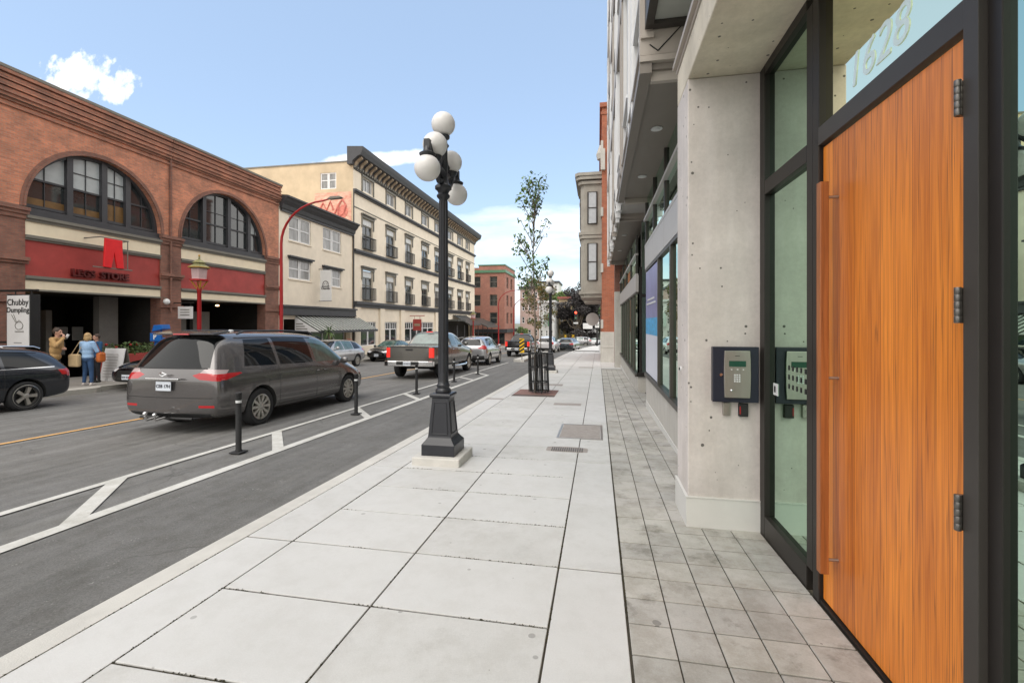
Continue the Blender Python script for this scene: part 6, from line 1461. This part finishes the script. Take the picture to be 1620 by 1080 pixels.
M['p_truck'] = paint('paint_greige', (.115, .108, .096))
T = vehicle('pickup_truck', 'greige crew cab pickup truck with lit brake lights ahead of the minivan', 'pickup truck', (-7.1, 19.3, roadz(-7.1, 19.3)), 0, pick_st(), .10, .02, 'p_truck', 2.02, 3.64, -1.77, .40, pick_cuts(), 6, tw=.26, extras={'fn': pick_fn('p_truck', 'LH 4213', 'chrome'), 'mats': {'taillight': 'tail_on', 'rear_window': 'carglass'}}); SL(T)
T = vehicle('pickup_truck', 'black pickup truck stopped ahead of the silver crossover', 'pickup truck', (-6.25, 38.2, roadz(-6.3, 38.2)), 0, pick_st(1.25, 1.84), .10, .02, 'p_black', 2.02, 3.64, -1.77, .40, pick_cuts(), 6, tw=.26, extras={'fn': pick_fn('p_black', 'MK 7051', 'chrome'), 'mats': {'taillight': 'tail_on'}}, low=True); SL(T)

# crossover / hatch shapes
suv_st = [(-2.28, -2.02, .40, 1.02, 1.50, .82, .76, .54), (-2.22, -1.90, .34, 1.04, 1.55, .89, .82, .57), (-2.0, -1.6, .30, 1.06, 1.60, .925, .86, .60), (-1.4, -1.1, .28, 1.05, 1.645, .93, .88, .63), (-.4, -.4, .27, 1.04, 1.66, .93, .88, .64), (.3, .15, .27, 1.03, 1.65, .93, .88, .63), (.85, .5, .27, 1.02, 1.60, .93, .87, .61), (1.15, 1.22, .28, 1.0, 1.08, .93, .86, .68), (1.6, 1.6, .29, .94, 1.03, .92, .82, .64), (2.05, 2.05, .32, .85, .94, .87, .76, .58), (2.24, 2.24, .36, .70, .78, .78, .68, .5)]
suv_c = [('x', [(-1.80, 1.13), (-1.05, 1.10), (-1.05, 1.52), (-1.55, 1.46)], 'side_window'), ('x', [(-.98, 1.10), (-.10, 1.08), (-.10, 1.55), (-.98, 1.53)], 'front_window'), ('x', [(-.02, 1.08), (.92, 1.065), (.55, 1.38), (.30, 1.52), (-.02, 1.55)], 'front_window'),
       ('y', [(-.60, 1.12), (.60, 1.12), (.48, 1.46), (-.48, 1.46)], 'rear_window', -1), ('y', [(.42, .96), (.92, .90), (.92, 1.10), (.64, 1.12)], 'taillight', -1), ('x', [(-2.4, .92), (-2.0, .98), (-1.85, 1.10), (-2.4, 1.16)], 'taillight'),
       ('y', [(-.76, 1.08), (.76, 1.08), (.56, 1.54), (-.56, 1.54)], 'windshield', 1, .2), ('y', [(.42, .70), (.82, .72), (.80, .84), (.45, .80)], 'headlight', 1), ('x', [(1.85, .74), (2.4, .68), (2.4, .86), (2.0, .87)], 'headlight'), ('y', [(-.42, .50), (.42, .50), (.38, .78), (-.38, .78)], 'grille', 1),
       ('y', [(-.8, .34), (.8, .34), (.8, .56), (-.8, .56)], 'trim', -1), ('x', [(-2.0, .28), (2.0, .28), (2.0, .36), (-2.0, .36)], 'trim'), ('x', seam((-1.02, .38), (-1.02, 1.08)), 'seam'), ('x', seam((-.06, .38), (-.06, 1.06)), 'seam'), ('x', seam((.98, .4), (.96, 1.02)), 'seam')]
def suv_fn(p, txt, rear=True):
    def fn(T):
        mirror(T, .88, .80, 1.08, p); handles(T, .92, (-.6, .35), .92, p)
        if rear: plate_at(T, 0, -2.36, .70, True, txt)
        else: plate_at(T, 0, 2.36, .42, False, txt)
        m = MB(); m.box(-.13, .13, -2.02, -2.0, 1.49, 1.515); m.build('brake_light', 'tail', T)
    return fn
T = vehicle('crossover', 'silver grey crossover between the two pickups', 'crossover', (-6.95, 26.6, roadz(-7, 26.6)), 0, suv_st, .10, .07, 'p_silver', 1.86, 2.66, -1.36, .35, suv_c, 8, extras={'fn': suv_fn('p_silver', 'JD5 33R')}); SL(T)
hat = vehicle('silver_hatchback', 'pale silver hatchback parked at the left kerb beyond the minivan bonnet', 'hatchback', (-14.2, 22.2, roadz(-14.2, 22.2)), math.pi, [(a, b, c, d-.10*(d > .9), e-.14*(e > 1.2), f, g, h) for a, b, c, d, e, f, g, h in suv_st], .10, .07, 'p_white' if 0 else 'p_silver', 1.86, 2.66, -1.36, .33, [(c[0], [(p[0], p[1]-(.11 if p[1] > .95 else .02)) for p in c[1]], *c[2:]) for c in suv_c], 8, extras={'fn': suv_fn('p_silver', 'AB1 20K', False)}, low=True); SL(hat, -1)
# sedans
sed_st = [(-2.34, -2.34, .34, .92, .97, .78, .72, .58), (-2.26, -2.26, .28, .95, 1.01, .86, .78, .62), (-1.9, -1.85, .24, .97, 1.05, .90, .82, .66), (-1.62, -1.5, .22, .965, 1.08, .91, .84, .64), (-1.3, -.95, .20, .955, 1.36, .91, .855, .57), (-.6, -.5, .19, .95, 1.43, .91, .86, .60), (.1, 0, .19, .94, 1.445, .91, .86, .60), (.65, .35, .19, .93, 1.40, .91, .86, .58), (1.0, 1.1, .19, .91, .98, .91, .85, .66), (1.5, 1.5, .20, .86, .93, .90, .81, .62), (2.0, 2.0, .23, .78, .85, .86, .76, .56), (2.30, 2.30, .28, .64, .72, .76, .66, .5)]
sed_c = [('x', [(-1.42, 1.0), (-.52, .98), (-.52, 1.34), (-.95, 1.30)], 'side_window'), ('x', [(-.45, .98), (.76, .965), (.42, 1.25), (.2, 1.35), (-.45, 1.345)], 'front_window'), ('y', [(-.66, 1.08), (.66, 1.08), (.50, 1.34), (-.50, 1.34)], 'rear_window', -1, .2),
         ('y', [(-.72, .98), (.72, .98), (.54, 1.36), (-.54, 1.36)], 'windshield', 1, .2), ('y', [(.46, .60), (.84, .64), (.82, .76), (.50, .72)], 'headlight', 1), ('x', [(1.75, .68), (2.4, .60), (2.4, .78), (1.9, .79)], 'headlight'), ('y', [(-.40, .42), (.40, .42), (.36, .64), (-.36, .64)], 'grille', 1), ('y', [(-.55, .24), (.55, .24), (.5, .36), (-.5, .36)], 'grille', 1),
         ('y', [(.5, .78), (.9, .76), (.9, .92), (.5, .90)], 'taillight', -1), ('x', [(-2.5, .78), (-2.15, .80), (-2.15, .92), (-2.5, .94)], 'taillight'), ('x', seam((-.48, .26), (-.48, .96)), 'seam'), ('x', seam((.9, .3), (.88, .92)), 'seam'), ('x', seam((-1.35, .5), (-1.3, .96)), 'seam')]
def sed_fn(p, txt):
    def fn(T): mirror(T, .86, .72, .99, p); handles(T, .90, (-1.15, -.2), .82, p); plate_at(T, 0, 2.41, .36, False, txt); plate_at(T, 0, -2.43, .62, True, txt)
    return fn
T = vehicle('black_sedan', 'black sedan facing the camera, parked before the cream hotel', 'sedan', (-14.25, 30.0, roadz(-14.3, 30)), math.pi, sed_st, .12, .06, 'p_black', 1.82, 2.7, -1.38, .32, sed_c, 7, extras={'fn': sed_fn('p_black', 'FV2 88D'), 'mats': {'windshield': 'carglass', 'side_window': 'carglass'}}); SL(T, -1)
T = vehicle('black_sedan', 'black car nose peeping out left of the grey minivan', 'sedan', (-14.27, 13.95, roadz(-14.27, 14.0)), math.pi, sed_st, .12, .06, 'p_black', 1.82, 2.7, -1.38, .32, sed_c, 7, extras={'fn': sed_fn('p_black', 'RX9 41B')}); SL(T, -1)
far = {}
def farcar(label, x, y, rz, st, cuts, p, name='sedan', W_=1.84):
    T = vehicle(name, label, 'car', (x, y, roadz(x, y) if y < 70 else zg(y)-.3), rz, st, .1, .06, p, W_, 2.68, -1.37, .33, cuts, 6, low=True); return T
T = farcar('white car ahead of the black pickup in the queue', -4.85, 45.5, R(-4), suv_st, suv_c, 'p_white', 'white_crossover'); 
T = farcar('dark slate car ahead of the white car, turning right', -3.1, 51.5, R(-9), wag_st, sc_, 'p_blue', 'dark_estate')
T = farcar('red car far ahead in the opposite lane beyond the black pickup', -9.2, 58, math.pi, suv_st, suv_c, 'p_red', 'red_crossover')
for k, (x, y, rz, p, st, cc, nm) in enumerate(((-3.4, 78.6, R(90), 'p_silver', suv_st, suv_c, 'silver sedan crossing the junction beneath the signal'), (1.9, 77.8, R(95), 'p_blue', sed_st, sed_c, 'slate sedan crossing the junction beside the stone corner'), (-.7, 86.3, R(88), 'p_white', sed_st, sed_c, 'white car parked by the park before the marquees'), (-6.6, 86, R(90), 'p_silver', sed_st, sed_c, 'grey sedan parked at the far left side of the park'))):
    farcar(nm, x, y, rz, st, cc, p, 'distant_car')

# ------------------------------------------------------------------ people
def blob(name, caps, balls, vox, mname, parent, smooth_it=3):
    m = MB()
    for (p, q, r1, r2) in caps:
        p, q = Vector(p), Vector(q); m.tube([p+(q-p)*k/4 for k in range(5)], [r1+(r2-r1)*k/4 for k in range(5)], 12); m.ball(p, r1, 12, 8); m.ball(q, r2, 12, 8)
    for (c_, r_, sc_2) in balls: m.ball(c_, r_, 16, 12, sc_2)
    o = m.build(name, mname, None); rm = o.modifiers.new('r', 'REMESH'); rm.mode = 'VOXEL'; rm.voxel_size = vox; rm.use_smooth_shade = True
    sm = o.modifiers.new('s', 'SMOOTH'); sm.factor = .5; sm.iterations = smooth_it
    me = evaluated(o); me.materials.clear(); me.materials.append(M[mname]); me.shade_smooth(); o = bpy.data.objects.new(name, me); COL.objects.link(o); return fit(o, parent)
def hand(caps, balls, w, d, side, up, curl=.35, s=1.0):
    """palm and five fingers: w wrist, d pointing direction, side towards the thumb, up = back of the hand"""
    w, d, side, up = Vector(w), Vector(d).normalized(), Vector(side).normalized(), Vector(up).normalized()
    pc = w+d*.045*s
    balls.append((pc, .040*s, (1, 1, 1))); caps.append((w, w+d*.08*s, .024*s, .030*s))
    for k, (off, ln) in enumerate(((.027, .070), (.009, .078), (-.009, .073), (-.026, .058))):
        b = w+d*.082*s+side*off*s; m1 = b+(d*math.cos(curl)-up*math.sin(curl))*ln*.5*s; e = m1+(d*math.cos(curl*2.4)-up*math.sin(curl*2.4))*ln*.5*s
        caps.append((b, m1, .0095*s, .0088*s)); caps.append((m1, e, .0088*s, .0075*s))
    b = w+d*.025*s+side*.03*s; m1 = b+(d*.6+side*.8).normalized()*.035*s; e = m1+(d*.9+side*.2-up*.3).normalized()*.032*s
    caps.append((b, m1, .012*s, .0105*s)); caps.append((m1, e, .0105*s, .009*s))
def person(label, x, y, z, face, H, legs, armL, armR, top, bottom, hair, hairstyle, head_pitch=0, lean=0, vox=.009, shoe='shoe', sh=.19, long_top=.0, group=None):
    """local frame: +Y is where the figure faces. joints in metres for a 1.75 m figure, scaled to H"""
    T = thing('person', label, 'person', (0, 0, 0), group); k = H/1.75; V = lambda p: Vector(p)*k
    hip = Vector((0, 0, .93)); ch = Vector((0, lean*.30, 1.30)); nk = Vector((0, lean*.42, 1.47)); hd = nk+Vector((0, .02+head_pitch*.05, .16))
    caps = []; balls = []
    # head: skull, jaw, nose, ears, brow; turned with head_pitch
    balls += [(V(hd), .098*k, (.80, .98, 1.12)), (V(hd+Vector((0, .035, -.06))), .062*k, (.85, .9, .9))]
    caps += [(V(hd+Vector((0, .088, .01))), V(hd+Vector((0, .105, -.025))), .010*k, .014*k), (V(hd+Vector((-.03, .085, -.062))), V(hd+Vector((.03, .085, -.062))), .009*k, .009*k), (V(hd+Vector((-.04, .08, .03))), V(hd+Vector((.04, .08, .03))), .014*k, .014*k)]
    for s in (-1, 1): balls.append((V(hd+Vector((s*.080, 0, -.01))), .026*k, (.4, .8, 1.15)))
    caps += [(V(nk-Vector((0, .0, .06))), V(hd-Vector((0, .0, .06))), .056*k, .052*k), (V(ch), V(hip), .115*k, .12*k)]
    arms = []
    for s, A_ in ((-1, armL), (1, armR)):
        shd = Vector((s*sh, nk.y-.01, 1.42)); el, wr__, dd, sd, up = A_; el, wr__ = Vector(el), Vector(wr__); arms.append((s, shd, el, wr__))
        caps += [(V(shd), V(el), .045*k, .038*k), (V(el), V(wr__), .037*k, .025*k)]; c2_, b2_ = [], []; hand(caps, balls, V(wr__), dd, sd, up, .5, k)
    for (kn, an) in legs: s = 1 if kn[0] > 0 else -1; caps += [(V((s*.09, 0, .90)), V(kn), .075*k, .052*k), (V(kn), V(an), .050*k, .035*k)]
    body = blob('body', caps, balls, vox, 'skin', T)
    for s in (-1, 1):
        m = MB(); m.ball(V(hd+Vector((s*.033, .089, .012))), .011*k, 8, 6); m.build('eye', 'black', body, smooth=True)
    # clothes
    caps = [(V(Vector((-sh*.78, nk.y, 1.415))), V(Vector((sh*.78, nk.y, 1.415))), .072*k, .072*k)]
    balls = [(V(ch+Vector((0, .0, -.02))), .175*k, (1.06, .78, 1.15)), (V((0, lean*.15, 1.10)), .165*k, (1.0, .80, 1.2)), (V((0, 0, .96-long_top)), .170*k, (1.06, .84, .75))]
    for s, shd, el, wr__ in arms: caps += [(V(shd), V(el), .068*k, .056*k), (V(el), V(el+(wr__-el)*.93), .056*k, .042*k)]
    blob('top', caps, balls, vox*1.2, top, T)
    caps = []; balls = [(V((0, -.01, .90)), .155*k, (1.12, .86, .85))]
    for (kn, an) in legs: s = 1 if kn[0] > 0 else -1; caps += [(V((s*.088, 0, .86)), V(kn), .092*k, .066*k), (V(kn), V(Vector(kn)+(Vector(an)-Vector(kn))*.93), .064*k, .050*k)]
    blob('trousers', caps, balls, vox*1.2, bottom, T)
    for (kn, an) in legs:
        an = Vector(an); blob('shoe', [(V(an+Vector((0, -.03, -.055))), V(an+Vector((0, .15, -.062))), .042*k, .034*k), (V(an), V(an+Vector((0, -.02, -.05))), .04*k, .04*k)], [], vox, shoe, T, 1)
    hb = [(V(hd+Vector((0, -.022, .028))), .106*k, (.86, .98, 1.06))]
    hc = []
    if hairstyle == 'bob': hb += [(V(hd+Vector((0, -.045, -.05))), .105*k, (.98, .75, .95))]; hc = [(V(hd+Vector((s*.075, -.0, .02))), V(hd+Vector((s*.085, -.01, -.09))), .035*k, .03*k) for s in (-1, 1)]
    blob('hair', hc, hb, vox, hair, T, 2)
    T.location = (x, y, z); T.rotation_euler = (0, 0, face); return T
st_legs = [((-.10, .02, .50), (-.12, 0, .09)), ((.10, .02, .50), (.12, .01, .09))]
zp = lambda y: zg(y)-.148
# man in a tan jacket, drinking, seen from the side; faces +X side
person('man in tan jacket drinking from a cup, standing behind the black estate', -16.35, 11.1, zp(11.1), R(-62), 1.80, st_legs,
       ((-.27, .02, 1.16), (-.02, .24, 1.12), (1, .3, .1), (0, 0, 1), (0, 1, 0)), ((.27, .16, 1.22), (.06, .25, 1.46), (-.3, -.2, 1), (-.6, -.3, .2), (0, 1, 0)), 'jacket', 'dktrous', 'haird', 'short', lean=.12, sh=.205, shoe='black', long_top=.06)
cup = thing('paper_cup', 'small pale cup at the mouth of the man in the tan jacket', 'cup', (-16.15, 11.2, zp(11)+1.5)); 
m = MB(); m.tube([(-16.13, 11.26, zp(11)+1.50), (-16.10, 11.29, zp(11)+1.60)], [.028, .038], 12); m.build('cup_body', 'white', cup, smooth=True)
person('fair-haired woman in light blue shirt and jeans seen from behind', -15.85, 11.65, zp(11.65), R(12), 1.65, st_legs,
       ((-.26, .06, 1.14), (-.10, .22, 1.12), (1, .2, 0), (0, 0, 1), (0, 1, 0)), ((.26, .06, 1.14), (.10, .22, 1.15), (-1, .2, 0), (0, 0, 1), (0, 1, 0)), 'shirt', 'jeans', 'hairb', 'bob', sh=.185)
person('person in dark blue jacket half hidden behind the fair-haired woman', -16.62, 12.5, zp(12.4), R(170), 1.62, st_legs,
       ((-.25, .04, 1.14), (-.22, .10, .92), (0, .1, -1), (0, 1, 0), (-1, 0, 0)), ((.25, .04, 1.14), (.10, .22, 1.15), (-1, .2, 0), (0, 0, 1), (0, 1, 0)), 'navy', 'dktrous', 'haird', 'short', sh=.19, shoe='black')
def bag(name, label, cat, mname, c, sx, sy, sz, strap, smn):
    B_ = thing(name, label, cat, c); m = MB(); m.box(c[0]-sx, c[0]+sx, c[1]-sy, c[1]+sy, c[2]-sz, c[2]+sz); m.build('bag', mname, B_, bevel=min(sx, sy, sz)*.7)
    m = MB(); m.tube(strap, .012, 6); m.build('strap', smn, B_)
z_ = zp(11.7)
bag('tote_bag', 'cream canvas tote hanging at the left side of the fair-haired woman', 'bag', 'tote', (-16.08, 11.45, z_+.80), .19, .07, .20, [(-16.16, 11.42, z_+1.0), (-16.03, 11.56, z_+1.40), (-15.96, 11.65, z_+1.42), (-16.00, 11.46, z_+1.0)], 'tote')
bag('shoulder_bag', 'small orange brown bag at the right hip of the fair-haired woman', 'bag', 'orange', (-15.60, 11.85, z_+.88), .09, .11, .16, [(-15.60, 11.85, z_+1.0), (-15.66, 11.75, z_+1.35), (-15.64, 11.80, z_+1.0)], 'orange')
walk = [((-.10, .16, .52), (-.11, .30, .10)), ((.10, -.02, .50), (.11, -.30, .14))]
person('person in yellow hi-vis vest crossing at the far corner', .95, 69.5, zg(69.5), R(-70), 1.75, walk, ((-.27, -.05, 1.16), (-.26, .1, .95), (0, .5, -1), (1, 0, 0), (0, 1, 0)), ((.27, .05, 1.16), (.28, -.08, .92), (0, -.3, -1), (-1, 0, 0), (0, 1, 0)), 'vest', 'dktrous', 'haird', 'short', vox=.02, shoe='black')
person('distant pedestrian in dark clothes walking by the far marquees', -3.0, 84.3, zg(84)-.2, R(80), 1.75, walk, ((-.27, -.05, 1.16), (-.26, .1, .95), (0, .5, -1), (1, 0, 0), (0, 1, 0)), ((.27, .05, 1.16), (.28, -.08, .92), (0, -.3, -1), (-1, 0, 0), (0, 1, 0)), 'navy', 'dktrous', 'haird', 'short', vox=.02, shoe='black')
